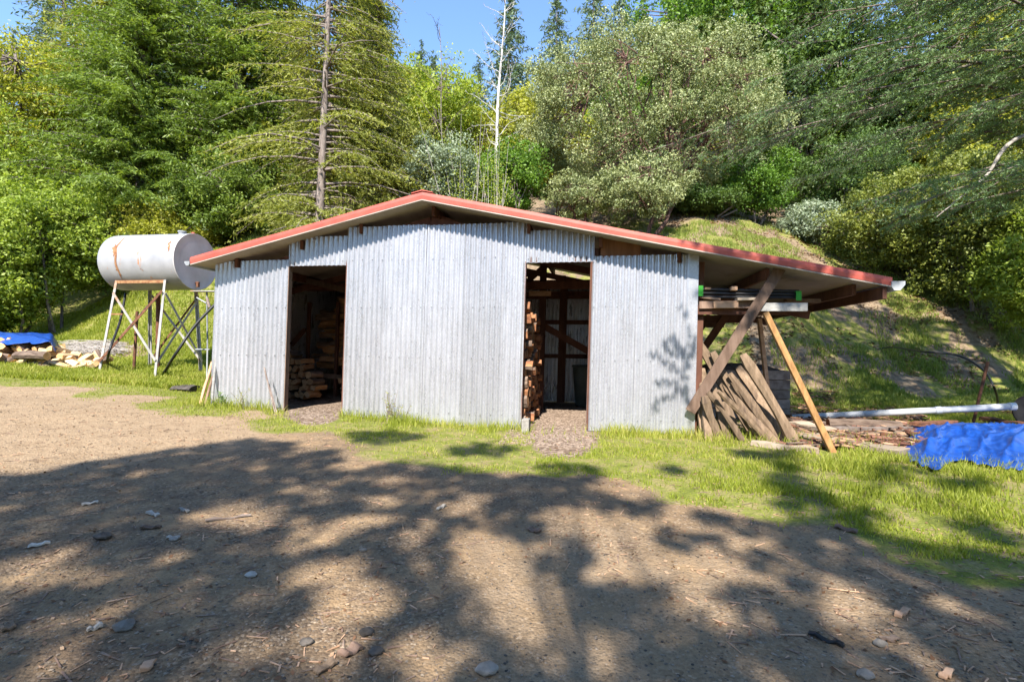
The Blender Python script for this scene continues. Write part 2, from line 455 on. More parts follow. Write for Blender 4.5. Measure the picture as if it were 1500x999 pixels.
# ------------------------------------------------------------------ the ground: one sheet out past the hilltop
def axis(lo, hi, a, b, fine, grow=1.09):
    c = list(np.arange(a, b + 1e-6, fine)); s = fine
    while c[-1] < hi: s *= grow; c.append(c[-1] + s)
    s = fine
    while c[0] > lo: s *= grow; c.insert(0, c[0] - s)
    return np.array(c)
gx = axis(-260, 260, -13, 13, .11); gy = axis(-60, 320, .6, 15, .11)
GX, GY = np.meshgrid(gx, gy)
GZ = G(GX, GY)
DIRT_EDGE = ([-400, 0, 60, 150, 250, 330, 400, 470, 560, 640, 740, 800, 870, 950, 1010, 1120, 1200, 1290, 1370, 1430, 1500, 2000],
             [538, 550, 558, 574, 594, 612, 622, 640, 655, 668, 688, 700, 705, 725, 735, 762, 775, 805, 835, 850, 860, 960])
def masks(X, Y):
    Z = G(X, Y)
    P = np.stack([X, Y, Z], -1)
    px, py = proj(P)
    px = np.nan_to_num(px, nan=750); py = np.nan_to_num(py, nan=3000)
    e = np.interp(px, DIRT_EDGE[0], DIRT_EDGE[1]) + (fbm(X * 1.3, Y * 1.3, 21) - .5) * 80
    grass = sm(14, -14, py - e)
    grass = np.where(Y < .8, 0, grass)
    d2 = np.hypot((px - 825) / 54, (py - 640) / 32); d1 = np.hypot((px - 458) / 42, (py - 606) / 16)
    wy = 7.421 - .17 * X
    inside = sm(-.05, .1, Y - wy) * sm(4.6, 4.2, Y - wy) * sm(-4.9, -4.6, X) * sm(2.9, 2.5, X - .17 * 0)
    chips = np.clip(np.maximum(np.maximum(sm(1.25, .7, d2), sm(1.3, .75, d1)), inside), 0, 1)
    s = Y - footline(X)
    hill = sm(7, 13, s + (fbm(X * .4, Y * .4, 31) - .5) * 8) * .9
    bankdirt = np.clip(sm(.44, .60, fbm(X * .9, Y * 1.1, 44)) * sm(-.5, .5, s), 0, 1) * .8 * sm(-8, -5, X)
    debris = np.maximum(sm(1.15, .7, np.hypot((X - 4.8) / 1.75, (Y - 7.5) / 1.5)), sm(1.1, .6, np.hypot((X - 4.4) / 1.6, (Y - 9.3) / 1.3)))
    brush = sm(1.1, .7, np.hypot((px - 150) / 75, (py - 515) / 18))
    return grass, chips, np.clip(np.maximum(np.maximum(np.maximum(hill, bankdirt), debris), brush), 0, 1), px, py
gm, cm, hm, _, _ = masks(GX, GY)
_px, _py = proj(np.stack([GX, GY, GZ], -1)); _px = np.nan_to_num(_px, nan=750); _py = np.nan_to_num(_py, nan=2000)
dust = np.maximum(sm(40, -30, _py - np.interp(_px, [0, 330, 520], [690, 650, 620])) * sm(560, 380, _px), .5 * sm(560, 800, _px + (_py - 800) * .4) * sm(735, 790, _py))  # pale dusty tone laid on the drive's sunlit areas: sunlight put into colour
mb = MB()
ny, nx = GX.shape
i = (np.arange(ny - 1)[:, None] * nx + np.arange(nx - 1)[None]).ravel()
mb.add(np.stack([GX, GY, GZ], -1).reshape(-1, 3), np.stack([i, i + 1, i + nx + 1, i + nx], -1), 0, True)
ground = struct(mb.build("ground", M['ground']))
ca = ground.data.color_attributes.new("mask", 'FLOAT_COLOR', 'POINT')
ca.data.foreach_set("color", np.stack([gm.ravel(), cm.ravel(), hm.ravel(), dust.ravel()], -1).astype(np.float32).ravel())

# ------------------------------------------------------------------ shed coordinates: u along the front wall, v inwards, z up
SL = .17; nrm_ = math.hypot(SL, 1)
NV = np.array([SL / nrm_, 1 / nrm_, 0]); EV = np.array([1 / nrm_, -SL / nrm_, 0])
LEAN = .018
def plane_hit(px, py, v=0.0):
    d = np.array(ray(px, py)); c = 7.421 / nrm_ + v
    t = (c - np.array(EYE) @ NV) / (d @ NV)
    return np.array(EYE) + d * t
A0 = plane_hit(313, 500)
def UZ(px, py, v=0.0):
    P = plane_hit(px, py, v) - A0
    z = P[2] + A0[2]
    return float(P @ EV - LEAN * (z - 1.15)), float(z)
def W(u, v, z):
    return np.array([A0[0], A0[1], 0]) + EV * (u + LEAN * (z - 1.15)) + NV * v + np.array([0, 0, z])
UP = (0, 0, 1)
def gW(u, v):
    P = W(u, v, 0); return g(P[0], P[1])

uL = UZ(313, 480)[0]; uR = UZ(1020.5, 500)[0]
uA = UZ(421, 450)[0]; uB = UZ(503.5, 500)[0]; uC = UZ(767, 500)[0]; uD = UZ(862, 500)[0]
uM0 = UZ(510, 340)[0]; uM1 = UZ(772, 335)[0]
zDoor1 = UZ(465, 389.5)[1]; zDoor2 = UZ(817, 384.5)[1]
zL = UZ(360, 381.5)[1]; zSL = UZ(470, 346)[1]; zM = UZ(640, 329)[1]; zSR = UZ(820, 337)[1]; zR = UZ(950, 373)[1]
VF = -.34
rid = UZ(618, 292, VF); eL = UZ(278, 387, VF); eR = UZ(1307, 419, VF)
DEPTH = 3.95; VB = 4.25
print("SHED", [round(q, 2) for q in (uL, uA, uB, uC, uD, uR, zDoor1, zDoor2, zL, zSL, zM, zSR, zR)], rid, eL, eR)
def roofz(u):     # underside of the roof
    if u < rid[0]: return rid[1] + (eL[1] - rid[1]) * (rid[0] - u) / (rid[0] - eL[0])
    return rid[1] + (eR[1] - rid[1]) * (u - rid[0]) / (eR[0] - rid[0])

shed_loc = tuple(W((uL + uR) / 2, 0, 0))
shed = thing("shed", "corrugated metal woodshed with low red gable roof and two open doorways", "shed", shed_loc)
PITCH = .0795
rs = np.random.default_rng(4)
def corr(u0, u1, zb, zt, v0, seed, inward=False, dents=()):
    """corrugated sheet between u0 and u1; zb may be a function of u"""
    n = max(3, int(round((u1 - u0) / PITCH * 8)) + 1)
    us = np.linspace(u0, u1, n); rows = 15
    X = []
    for k in range(rows):
        f = k / (rows - 1)
        for u in us:
            b = zb(u) if callable(zb) else zb
            z = b + (zt - b) * f
            dv = .0185 * math.sin(u / PITCH * 2 * math.pi)
            bulge = (float(vn(u * 1.7, z * 1.1, seed)) - .5) * .012
            if f < .25: bulge += (float(vn(u * 9, z * 7, seed + 3)) - .5) * .012 * (1 - f / .25)
            X.append(W(u, v0 + dv + bulge, z))
    mb = MB(); a = (np.arange(rows - 1)[:, None] * n + np.arange(n - 1)[None]).ravel()
    mb.add(X, np.stack([a, a + 1, a + n + 1, a + n], -1), 0, True)
    return mb
def screws(mb, u0, u1, zs, v0):
    for zrow in zs:
        u = math.ceil(u0 / (PITCH * 2)) * PITCH * 2 + PITCH * .25 * -1
        while u < u1 - .01:
            if u > u0 + .01:
                uu = u + rs.normal() * .004; zz = zrow + rs.normal() * .006
                p = W(uu, v0 - .020, zz); q = W(uu, v0 - .004, zz)
                mb.tube([p, q], .0085, 6, 1)
            u += PITCH * 2
M['screw'] = surf("screw_heads", (.20, .20, .21), (.3, .3, .3), 8, .5, .4, bmp=0)
def base(u): return gW(u, 0) + .01
zg1 = UZ(640, 380)[1]; zg2 = UZ(640, 451)[1]; zg3 = UZ(640, 524)[1]; zg4 = UZ(640, 605)[1]
def sheets(u0, u1, zb, zt, v0, rows, w=.62, seed=0):
    u = u0; k = 0
    while u < u1 - .02:
        e = min(u + w, u1)
        if u1 - e < .12: e = u1
        vv = v0 - .004 * (k % 2)
        m_ = corr(u, e + (.03 if e < u1 else 0), zb, zt - .012 * rs.random(), vv, seed + k)
        screws(m_, u, e, rows, vv - .007)
        m_.build("metal_sheet", [M['sheet'], M['screw']], shed)
        u = e; k += 1
sheets(uL, uA, base, zL, 0, [zL - .03, zg2, zg3, zg4], .57, 1)
sheets(uA, uM0 - .01, zDoor1 + .0, zSL, -.012, [zSL - .05, zDoor1 + .07], 1.2, 11)
sheets(uB, uM0 - .01, base, zDoor1 + .02, -.006, [zg2, zg3, zg4], .5, 15)
sheets(uM0, uC, base, zM, -.014, [zM - .04, zg1, zg2, zg3, zg4], .62, 21)
sheets(uC, uD + .05, zDoor2, zSR, -.012, [zSR - .05, zDoor2 + .06], 1.2, 31)
sheets(uD, uR - .13, base, zR, 0, [zR - .04, zg2, zg3, zg4], .64, 41)
mb = MB(); mb.beam(W(uM1 - .035, -.02, zSR), W(uM1 - .035, -.02, zM - .005), .06, .012, NV)
mb = MB()      # flat corner flashing at the right end
mb.prism([W(uR - .135, -.018, base(uR)), W(uR, -.018, base(uR)), W(uR, .12, base(uR)), W(uR - .004, .12, base(uR)), W(uR - .004, -.012, base(uR)), W(uR - .135, -.012, base(uR))],
         W(0, 0, 0), W(0, 0, zR - base(uR)))
mb.build("corner_flashing", M['sheet'], shed)
# side and back walls of the same sheeting
def side(u, zt, name):
    n = int(DEPTH / PITCH * 6); vs = np.linspace(.05, DEPTH, n); X = []
    for f in (0, .5, 1):
        for v_ in vs: X.append(W(u + .008 * math.sin(v_ / PITCH * 2 * math.pi), v_, gW(u, v_) + (zt - gW(u, v_)) * f))
    a = (np.arange(2)[:, None] * n + np.arange(n - 1)[None]).ravel()
    MB().add(X, np.stack([a, a + 1, a + n + 1, a + n], -1), 0, True).build(name, M['sheet'], shed)
side(uL + .02, zL - .05, "side_wall"); side(uR - .03, zR - .1, "side_wall")
bw = corr(uL, uR, lambda u: gW(u, DEPTH) + .02, zSR - .20, DEPTH, 77)
bw.build("back_wall", M['sheet'], shed)

# timber frame
def post(u, v, zt, w=.09, d=.09, mat='timber', name='post', z0=None):
    mb = MB(); mb.beam(W(u, v, (gW(u, v) - .03) if z0 is None else z0), W(u, v, zt), w, d, NV)
    return mb.build(name, M[mat], shed, bevel=.004)
def bm(a, b, w, h, name, mat='timber', up=UP):
    mb = MB(); mb.beam(a, b, w, h, up)
    return mb.build(name, M[mat], shed, bevel=.004)
for u in (uL + .09, uA - .06, uB + .06, uM0 + 1.2, uC - .06, uD + .06, uR - .1):
    post(u, .075, min(roofz(u) - .16, zM))
for u in (uL + .09, uA + .2, uB + .6, uC - 1.6, uC + .32, uD + .2, uR - .1):
    post(u, DEPTH - .07, roofz(u) - .16)
for z_ in (zg2, zg3, zg1 - .1):
    bm(W(uL + .05, DEPTH - .05, z_), W(uR - .05, DEPTH - .05, z_), .05, .09, 'girt')
bm(W(uL + .05, DEPTH - .05, zSR - .25), W(uR - .05, DEPTH - .05, zSR - .25), .05, .12, 'girt')
for z_ in (zg2, zg3):
    for a_, b_ in ((uL + .05, uA - .1), (uB + .1, uC - .1), (uD + .1, uR - .1)):
        bm(W(a_, .045, z_), W(b_, .045, z_), .04, .09, 'girt')
bm(W(uL, .06, zL - .05), W(uA, .06, zL - .05), .05, .1, 'girt'); bm(W(uM0, .06, zM - .06), W(uM1, .06, zM - .06), .05, .1, 'girt')
bm(W(uD, .06, zR - .05), W(uR, .06, zR - .05), .05, .1, 'girt')
# door jambs
for u, zt in ((uA - .012, zDoor1), (uB + .012, zDoor1), (uC - .012, zDoor2), (uD + .012, zDoor2)):
    mb = MB(); mb.beam(W(u, .05, gW(u, 0) + .02), W(u, .05, zt + .02), .03, .10, NV); mb.build("door_jamb", M['brace'] if u < uB else M['timber'], shed, bevel=.003)
for a_, b_, zt in ((uA, uB, zDoor1), (uC, uD, zDoor2)):
    mb = MB(); mb.beam(W(a_, .05, zt + .045), W(b_, .05, zt + .045), .09, .08, UP); mb.build("door_header", M['timber'], shed)
# purlins running front to back under the roof, their ends showing below the rake
for px_, py_ in ((326, 395), (425, 362), (515, 336), (625, 302), (770, 328), (880, 350), (1000, 376), (1135, 400), (1268, 420)):
    u = UZ(px_, py_, VF)[0]; z_ = roofz(u) - .075
    bm(W(u, VF + .29, z_), W(u, VB - .03, z_), .05, .14, 'purlin')
# trusses: king post and struts in the front gable, one more at the middle and back
for v_ in (.10, 2.0, DEPTH - .12):
    for s_, e_ in ((eL, -1), (eR, 1)):
        ue = (uL + .03) if e_ < 0 else (uR - .03)
        bm(W(ue, v_, roofz(ue) - .21), W(rid[0], v_, rid[1] - .21), .045, .12, 'rafter')
    uk = UZ(638, 312)[0]
    bm(W(uk, v_ + .05, zM - .25), W(uk, v_ + .05, roofz(uk) - .10), .07, .05, 'king_post', up=NV)
    bm(W(uk + .04, v_ + .06, roofz(uk) - .16), W(uk + .95, v_ + .06, zM - .22), .05, .12, 'strut')
    bm(W(uk - .04, v_ + .06, roofz(uk) - .16), W(uk - 1.25, v_ + .06, zM - .22), .05, .12, 'strut')
    if v_ > .5: bm(W(uL + .05, v_ + .1, zL - .18), W(uR - .05, v_ + .1, zL - .18), .05, .14, 'tie_beam')
u0_, z0_ = UZ(878, 351); u1_, z1_ = UZ(938, 374)
mb = MB(); mb.beam(W(u0_ + .02, .02, (z0_ + z1_) / 2 + .02), W(u1_, .02, (z0_ + z1_) / 2 + .02), .012, z0_ - z1_ + .1, UP)
mb.build("plywood_panel", M['ply'], shed)
# what stands inside behind the right doorway
uP = float((plane_hit(793, 500, 2.25) - A0) @ EV)
post(uP, 2.25, roofz(uP) - .15, .12, .12)
uQ = float((plane_hit(822, 500, DEPTH - .12) - A0) @ EV)
post(uQ, DEPTH - .12, roofz(uQ) - .15, .12, .1)
a_ = plane_hit(775, 430, 2.0); b_ = plane_hit(807, 430, 2.0)
mb = MB(); mb.beam(a_, b_, .03, .09, UP); mb.build("nailed_board", M['tanwood'], shed)
mb = MB(); mb.beam(plane_hit(797, 478, 2.9), plane_hit(875, 522, 2.9), .05, .13, UP); mb.build("diagonal_brace", M['timber'], shed)
mb = MB(); mb.beam(plane_hit(770, 415, 2.2), plane_hit(800, 388, 2.2), .05, .1, UP); mb.build("diagonal_brace", M['timber'], shed)
mb = MB(); mb.beam(W(uP - 1.3, 2.0, gW(uP, 2) + .06), W(uP + .05, 2.0, gW(uP, 2) + .06), .05, .12, UP); mb.build("floor_sill", M['brace'], shed)
# rack frame behind the left doorway
for px_ in (452, 494):
    q = plane_hit(px_, 470, 2.3); rel = q - A0
    uu = float(rel @ EV)
    post(uu, 2.3, 2.05, .06, .06, 'timber', 'rack_post')
bm(plane_hit(425, 405, 1.9), plane_hit(505, 425, 1.9), .05, .10, 'rack_rail', 'brace')
bm(plane_hit(452, 548, 2.28), plane_hit(510, 553, 2.28), .07, .09, 'rack_rail', 'brace')
bm(plane_hit(427, 505, 2.0), plane_hit(447, 482, 2.0), .05, .08, 'rack_rail', 'timber')

# roof
TH = .035
for side_, e_ in (('l', eL), ('r', eR)):
    ue = e_[0]
    a0, a1 = W(rid[0], VF + .03, rid[1]), W(ue, VF + .03, roofz(ue) if side_ == 'r' else eL[1])
    b0, b1 = W(rid[0], VB, rid[1]), W(ue, VB, e_[1])
    up = np.array([0, 0, TH])
    mb = MB(); V = [a0 + up, a1 + up, b1 + up, b0 + up]
    # ribbed top sheet
    n = 60; X = []
    for f in (0, 1):
        for k in range(n * 4 + 1):
            vv = VF + .03 + (VB - VF - .03) * k / (n * 4)
            h = TH + .004 + .012 * (1 if k % 4 in (0,) else 0)
            u_ = rid[0] if f == 0 else ue
            X.append(W(u_, vv, rid[1] if f == 0 else e_[1]) + np.array([0, 0, h]))
    k = np.arange(n * 4)
    mb.add(X, np.stack([k, k + 1, k + n * 4 + 2, k + n * 4 + 1], -1))
    pan = mb.build("roof_panel", M['red'], shed)
    mb = MB(); mb.add([a0, a1, b1, b0, a0 + up, a1 + up, b1 + up, b0 + up], [[0, 1, 2, 3], [4, 5, 6, 7], [0, 1, 5, 4], [1, 2, 6, 5], [2, 3, 7, 6], [3, 0, 4, 7]])
    mb.build("soffit_board", M['soffit'], pan)
    # red rake trim with a thin pale lower edge
    ft = .102
    mb = MB(); p0 = W(rid[0], VF, rid[1] + ft / 2); p1 = W(ue, VF, e_[1] + ft / 2)
    nn = 12; X = []
    for q in range(nn + 1):
        f = q / nn; sag = .006 * math.sin(f * 9)
        u_ = rid[0] + (ue - rid[0]) * f; z_ = rid[1] + (e_[1] - rid[1]) * f + sag
        for (dv, dz) in ((0, 0), (-.004, ft * .55), (0, ft), (.10, ft + .004), (.10, ft - .004), (.012, ft - .006), (.012, 0)):
            X.append(W(u_, VF + dv, z_ + dz))
    F = []
    for q in range(nn):
        for k in range(7): F.append([q * 7 + k, q * 7 + (k + 1) % 7, (q + 1) * 7 + (k + 1) % 7, (q + 1) * 7 + k])
    mb.add(X, F); mb.build("rake_trim", M['red'], shed)
    mb = MB(); mb.beam(W(rid[0], VF + .008, rid[1] - .008), W(ue, VF + .008, e_[1] - .008), .02, .014, UP); mb.build("drip_edge", M['soffit'], shed)
    # gutter: open half-round channel along the eave with a closed end
    sg = -1 if side_ == 'l' else 1
    sz = .045 if side_ == 'l' else .075
    cu = ue + sg * sz * .8; cz = e_[1] + .02
    prof = [(-sz, .5 * sz), (-sz, -.4 * sz), (-.6 * sz, -sz), (.3 * sz, -sz), (sz, -.1 * sz), (sz, .5 * sz), (sz * .86, .5 * sz), (sz * .82, -.1 * sz), (.2 * sz, -.85 * sz), (-.5 * sz, -.85 * sz), (-.86 * sz, -.35 * sz), (-.86 * sz, .5 * sz)]
    mb = MB(); mb.prism([W(cu + sg * a, VF - .01, cz + b) for a, b in prof], W(0, 0, 0), W(0, VB - VF + .02, 0))
    mb.prism([W(cu + sg * a, VF - .018, cz + b) for a, b in prof[:6]], W(0, 0, 0), W(0, .006, 0))
    mb.build("gutter", M['white_metal'], shed)
mb = MB(); mb.prism([W(rid[0] - .16, VF - .012, rid[1] + .095), W(rid[0], VF - .012, rid[1] + .135), W(rid[0] + .16, VF - .012, rid[1] + .095), W(rid[0] + .16, VF - .012, rid[1] + .085), W(rid[0], VF - .012, rid[1] + .12), W(rid[0] - .16, VF - .012, rid[1] + .085)],
                    W(0, 0, 0), W(0, VB - VF, 0))
mb.build("ridge_cap", M['red'], shed)
# lean-to on the right: braces, rails
def pb(pa, va, pc, vc, w, h, name, mat, parent=shed, bevel=.004):
    a = plane_hit(*pa, va); b = plane_hit(*pc, vc); mb = MB()
    d = b - a; side_ = np.cross(d, NV)
    mb.beam(a, b, h, w, NV)
    return mb.build(name, M[mat], parent, bevel=bevel)
pb((1143, 393), -.12, (1011, 603), -.12, .04, .135, 'diagonal_brace', 'brace')
pb((1064, 462), 1.9, (1030, 512), 1.9, .05, .12, 'diagonal_brace', 'timber')
pb((1040, 462), 3.2, (1012, 500), 3.2, .05, .12, 'diagonal_brace', 'timber')
pb((1135, 385), 1.8, (1098, 425), 1.8, .05, .12, 'diagonal_brace', 'timber')
for v_, z_ in ((0.0, 0), (1.9, -.01), (3.5, -.02)):
    a = UZ(1020, 454); b = UZ(1112, 452)
    bm(W(a[0] - .1, v_ + .02, a[1] + z_), W(b[0] + .35, v_ + .02, a[1] + z_), .045, .13, 'shelf_rail', 'timber')
for v_, pxy in ((VB - .1, (1132, 470)),):
    ue = eR[0] - .06
bm(W(eR[0] - .06, VF + .04, eR[1] - .08), W(eR[0] - .06, VB - .03, eR[1] - .08), .05, .15, 'purlin')
bm(W(uR, VB - .2, roofz(uR) - .21), W(eR[0] - .1, VB - .2, roofz(eR[0]) - .21), .05, .14, 'rafter')
bm(W(uR, 1.9, roofz(uR) - .21), W(eR[0] - .1, 1.9, roofz(eR[0]) - .21), .05, .14, 'rafter')
mb = MB(); a = W(uR + .03, .25, gW(uR, .25)); 
post(uR + .05, .12, zR - .1, .09, .09, 'timber')
post(uR + .1, DEPTH, roofz(uR) - .2, .09, .09, 'timber')
# ------------------------------------------------------------------ firewood
rl = np.random.default_rng(12)
def log_mesh(kind, L, rad, mats):
    """a split wedge (bark on one side) or a round, along local X, centred"""
    mb = MB(); n = 6
    if kind == 0: angs = [-.5, .1, .7, 2.2, 4.0]; rr = [1, 1.08, 1, .75, .7]; bark = (0, 1)
    elif kind == 1: angs = [0, .5, 1.0, 2.9, 4.4]; rr = [1.1, 1.1, 1.0, .6, .9]; bark = (0, 1)
    elif kind == 2: angs = [.2, 1.7, 3.3, 4.9]; rr = [1, .8, 1.05, .75]; bark = (2,)
    else: angs = list(np.linspace(0, 2 * np.pi, 9)[:-1]); rr = [1] * 8; bark = tuple(range(8))
    angs = np.array(angs); rr = np.array(rr) * rad * (1 + (rl.random(len(angs)) - .5) * .2)
    m_ = len(angs); V = []
    for k in range(n):
        x = -L / 2 + L * k / (n - 1); w = 1 + (rl.random() - .5) * .1
        bend = math.sin(k / (n - 1) * math.pi) * .012
        for a, r_ in zip(angs, rr):
            j = 1 + (rl.random() - .5) * .1
            V.append((x + (0 if 0 < k < n - 1 else (rl.random() - .5) * .015), math.cos(a) * r_ * w * j, math.sin(a) * r_ * w * j + bend))
    F = []; mt = []
    for k in range(n - 1):
        for q in range(m_): F.append([k * m_ + q, (k + 1) * m_ + q, (k + 1) * m_ + (q + 1) % m_, k * m_ + (q + 1) % m_]); mt.append(1 if q in bark else 0)
    mb.add(V, F, np.array(mt))
    mb.F.append(np.array([list(range(m_))])); mb.m.append(np.array([2])); mb.sm.append(np.array([False]))
    mb.F.append(np.array([list(range((n - 1) * m_, n * m_))[::-1]])); mb.m.append(np.array([2])); mb.sm.append(np.array([False]))
    return mb
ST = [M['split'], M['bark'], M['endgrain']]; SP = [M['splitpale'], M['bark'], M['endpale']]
def protos(mats, L, rad, n=6):
    out = []
    for k in range(n):
        o = log_mesh([0, 1, 2, 0, 1, 3][k % 6], L * (1 + .08 * (rl.random() - .5)), rad * (1 + .2 * (rl.random() - .5)), mats).build("split_log", mats)
        out.append(o)
    return out
P_dark = protos(ST, .42, .075); P_pale = protos(SP, .44, .085)
M['splitmid'] = surf('brightened_split_wood', (.30, .15, .07), (.50, .30, .15), 9, .85, 0, (.6, 3, 3), .7, (.20, .09, .05), rnd=.3)  # split wood made lighter in colour to stand in for doorway light
M['endmid'] = surf('brightened_end_grain', (.36, .21, .10), (.54, .35, .19), 20, .9, 0, bmp=.5, rnd=.3)
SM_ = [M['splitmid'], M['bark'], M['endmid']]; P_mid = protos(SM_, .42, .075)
used = set()
def put_log(pr, pos, axis, roll, label, group, sc=1.0):
    o = pr[int(rl.integers(len(pr)))]
    if o.name in used: o = o.copy(); COL.objects.link(o)
    used.add(o.name)
    x = Vector(tuple(axis)).normalized(); ref = Vector((0, 0, 1)) if abs(x.z) < .9 else Vector((1, 0, 0))
    y = ref.cross(x).normalized(); z = x.cross(y)
    R3 = Matrix((x, y, z)).transposed() @ Matrix.Rotation(roll, 3, 'X')
    o.matrix_world = Matrix.Translation(Vector(tuple(pos))) @ R3.to_4x4() @ Matrix.Diagonal((1, sc, sc, 1))
    tag(o, label, "firewood", group)
    return o
def jit(a, s=.06): return np.array(a) + (rl.random(3) - .5) * s * 2
# tall stack just inside the right doorway, log ends facing the doorway
lab, grp = "split red-brown log, end outwards, in the tall stack inside the right doorway", "firewood stacked inside the right doorway"
zb = gW(uC, 1)
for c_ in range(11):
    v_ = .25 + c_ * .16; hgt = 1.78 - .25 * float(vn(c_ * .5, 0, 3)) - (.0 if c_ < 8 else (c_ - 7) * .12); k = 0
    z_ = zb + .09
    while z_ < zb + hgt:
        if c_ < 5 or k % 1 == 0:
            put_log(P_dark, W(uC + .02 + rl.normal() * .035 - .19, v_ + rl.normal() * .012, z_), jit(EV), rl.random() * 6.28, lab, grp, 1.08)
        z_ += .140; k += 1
# left doorway: heap with ends to the doorway, lengthwise rows on the rack
lab, grp = "split log, pale end outwards, in the low heap just inside the left doorway", "low heap of firewood in the left doorway"
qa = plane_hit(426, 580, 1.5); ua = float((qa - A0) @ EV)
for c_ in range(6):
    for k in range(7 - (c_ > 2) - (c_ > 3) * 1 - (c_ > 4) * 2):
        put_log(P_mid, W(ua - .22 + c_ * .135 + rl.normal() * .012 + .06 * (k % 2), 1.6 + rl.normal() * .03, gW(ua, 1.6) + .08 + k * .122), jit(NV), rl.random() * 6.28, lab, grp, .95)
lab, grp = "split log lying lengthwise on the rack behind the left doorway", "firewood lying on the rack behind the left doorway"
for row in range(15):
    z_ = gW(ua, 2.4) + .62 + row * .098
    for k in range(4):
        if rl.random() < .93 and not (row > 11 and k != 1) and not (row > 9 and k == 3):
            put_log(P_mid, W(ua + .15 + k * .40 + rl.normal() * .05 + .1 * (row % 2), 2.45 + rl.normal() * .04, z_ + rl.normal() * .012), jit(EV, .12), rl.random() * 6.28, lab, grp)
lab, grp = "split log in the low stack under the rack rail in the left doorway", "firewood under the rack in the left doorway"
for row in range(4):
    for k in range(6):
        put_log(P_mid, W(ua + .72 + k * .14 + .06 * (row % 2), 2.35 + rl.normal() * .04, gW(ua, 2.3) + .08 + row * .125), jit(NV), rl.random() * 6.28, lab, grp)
# heap outside on the left grass under a blue tarp
lab, grp = "freshly split pale log in the heap on the left grass", "split logs heaped on the grass beside the tank"
pc = gp(60, 541); Yp = pc.y
for row in range(4):
    y0, y1 = (-40, 150) if row < 2 else (-40, 122 - row * 9)
    px_ = y0
    while px_ < y1:
        for dep in range(3 if row in (1, 3) else 2):
            q = atY(px_ + rl.normal() * 3, 500, Yp + .15 + dep * .3 + row * .10)
            zz = g(q.x, q.y) + .07 + row * .125 * (1 if px_ < 90 else .8) + rl.normal() * .012
            if px_ > 100 and row > 2: continue
            al = EV if rl.random() < .6 else NV
            put_log(P_pale, (q.x, q.y, zz), jit(al, .6), rl.random() * 6.28, lab, grp, 1.02)
        px_ += 19 + rl.random() * 5
big = log_mesh(3, .75, .085, SP).build("round_log", [M['bark'], M['bark'], M['endpale']])
q = atY(46, 520, Yp - .02); big.matrix_world = Matrix.Translation((q.x, q.y, g(q.x, q.y) + .27)) @ Matrix.Rotation(-.12, 4, 'Z')
tag(big, "thick grey bark-covered log lying on the front of the pale firewood heap", "firewood")

# ------------------------------------------------------------------ tarps
def tarp(name, label, outline_fn, n, m_, mat, amp=.04, solid=.004):
    X = np.zeros((n, m_, 3))
    for a in range(n):
        for b in range(m_): X[a, b] = outline_fn(a / (n - 1), b / (m_ - 1))
    mb = MB(); i = (np.arange(n - 1)[:, None] * m_ + np.arange(m_ - 1)[None]).ravel()
    c = X.reshape(-1, 3); org = c.mean(0)
    mb.add(c, np.stack([i, i + 1, i + m_ + 1, i + m_], -1), 0, True)
    o = mb.build(name, mat, origin=org)
    s_ = o.modifiers.new("cloth", 'SOLIDIFY'); s_.thickness = solid
    return tag(o, label, "tarp")
def ridged(x, y, s): return 1 - abs(2 * float(fbm(x, y, s, 3)) - 1)
def tl(a, b):
    px_ = -60 + a * 144; q = atY(px_, 500, Yp + .18 + b * 1.4)
    top = .60 + .05 * a
    if a > .93: top -= (a - .93) * 3
    front = b < .25
    z_ = g(q.x, q.y) + (top - (0.20 * (1 - b / .25) * (1.3 - a) if front else 0)) - max(0, b - .7) * 1.2
    w = (ridged(a * 5 + b * 2, b * 4, 3) - .8) * .14
    return (q.x, q.y + w, z_ + w * .8)
tarp("tarp", "crumpled blue tarp pulled over the back of the pale firewood heap", tl, 50, 26, M['tarp'])
TB = [gp(1322, 640), gp(1345, 682), gp(1500, 695), gp(1560, 650), gp(1480, 640), gp(1400, 622)]
f0, f1, f2, f3 = gp(1330, 678), gp(1570, 702), gp(1326, 628), gp(1540, 626)
def tr_(a, b):
    aj = a + (float(fbm(b * 4, 1.7, 8)) - .5) * .10 * (1 - a); bj = b + (float(fbm(a * 6, 4.2, 18)) - .5) * .55 * (1 - b)
    p = (np.array(f0) * (1 - aj) + np.array(f1) * aj) * (1 - bj) + (np.array(f2) * (1 - aj) + np.array(f3) * aj) * bj
    e = min(1, min(a, 1 - a) * 4, min(b, 1 - b) * 2.2)
    e = e * (2 - e)
    hump = .10 + .17 * math.exp(-((a - .33) / .22) ** 2 - ((b - .75) / .35) ** 2) + .12 * math.exp(-((a - .75) / .2) ** 2 - ((b - .45) / .3) ** 2)
    w1 = (ridged(a * 5 + b * 3, b * 4 - a * 2, 31) - .6) * .26 + (ridged(a * 13, b * 9 + a * 5, 37) - .6) * .03
    w1 += (ridged(a * 3 + b * 1.5, b * 7 - a * 1.2, 55) - .72) * .22 * (.4 + .6 * math.sin(a * 3)) ; wa = float(fbm(a * 3, b * 3, 91)) * 2.2; c1 = 1 - abs(math.sin(math.pi * (a * 4.5 - b * 2.2 + wa))); c2 = 1 - abs(math.sin(math.pi * (a * 2.0 + b * 3.6 + wa * 1.6))); w1 = w1 * .16 + (c1 ** 2) * .10 * float(vn(a * 4, b * 4, 6)) + (c2 ** 2) * .10 * float(vn(a * 3 + 5, b * 3, 7))
    z_ = g(p[0], p[1]) + .03 + e * hump * .50 + max(w1, -.07) * (.25 + .75 * e)
    return (p[0] + (float(vn(a * 6, b * 6, 5)) - .5) * .04, p[1] + (float(vn(a * 6, b * 6, 6)) - .5) * .05, z_)
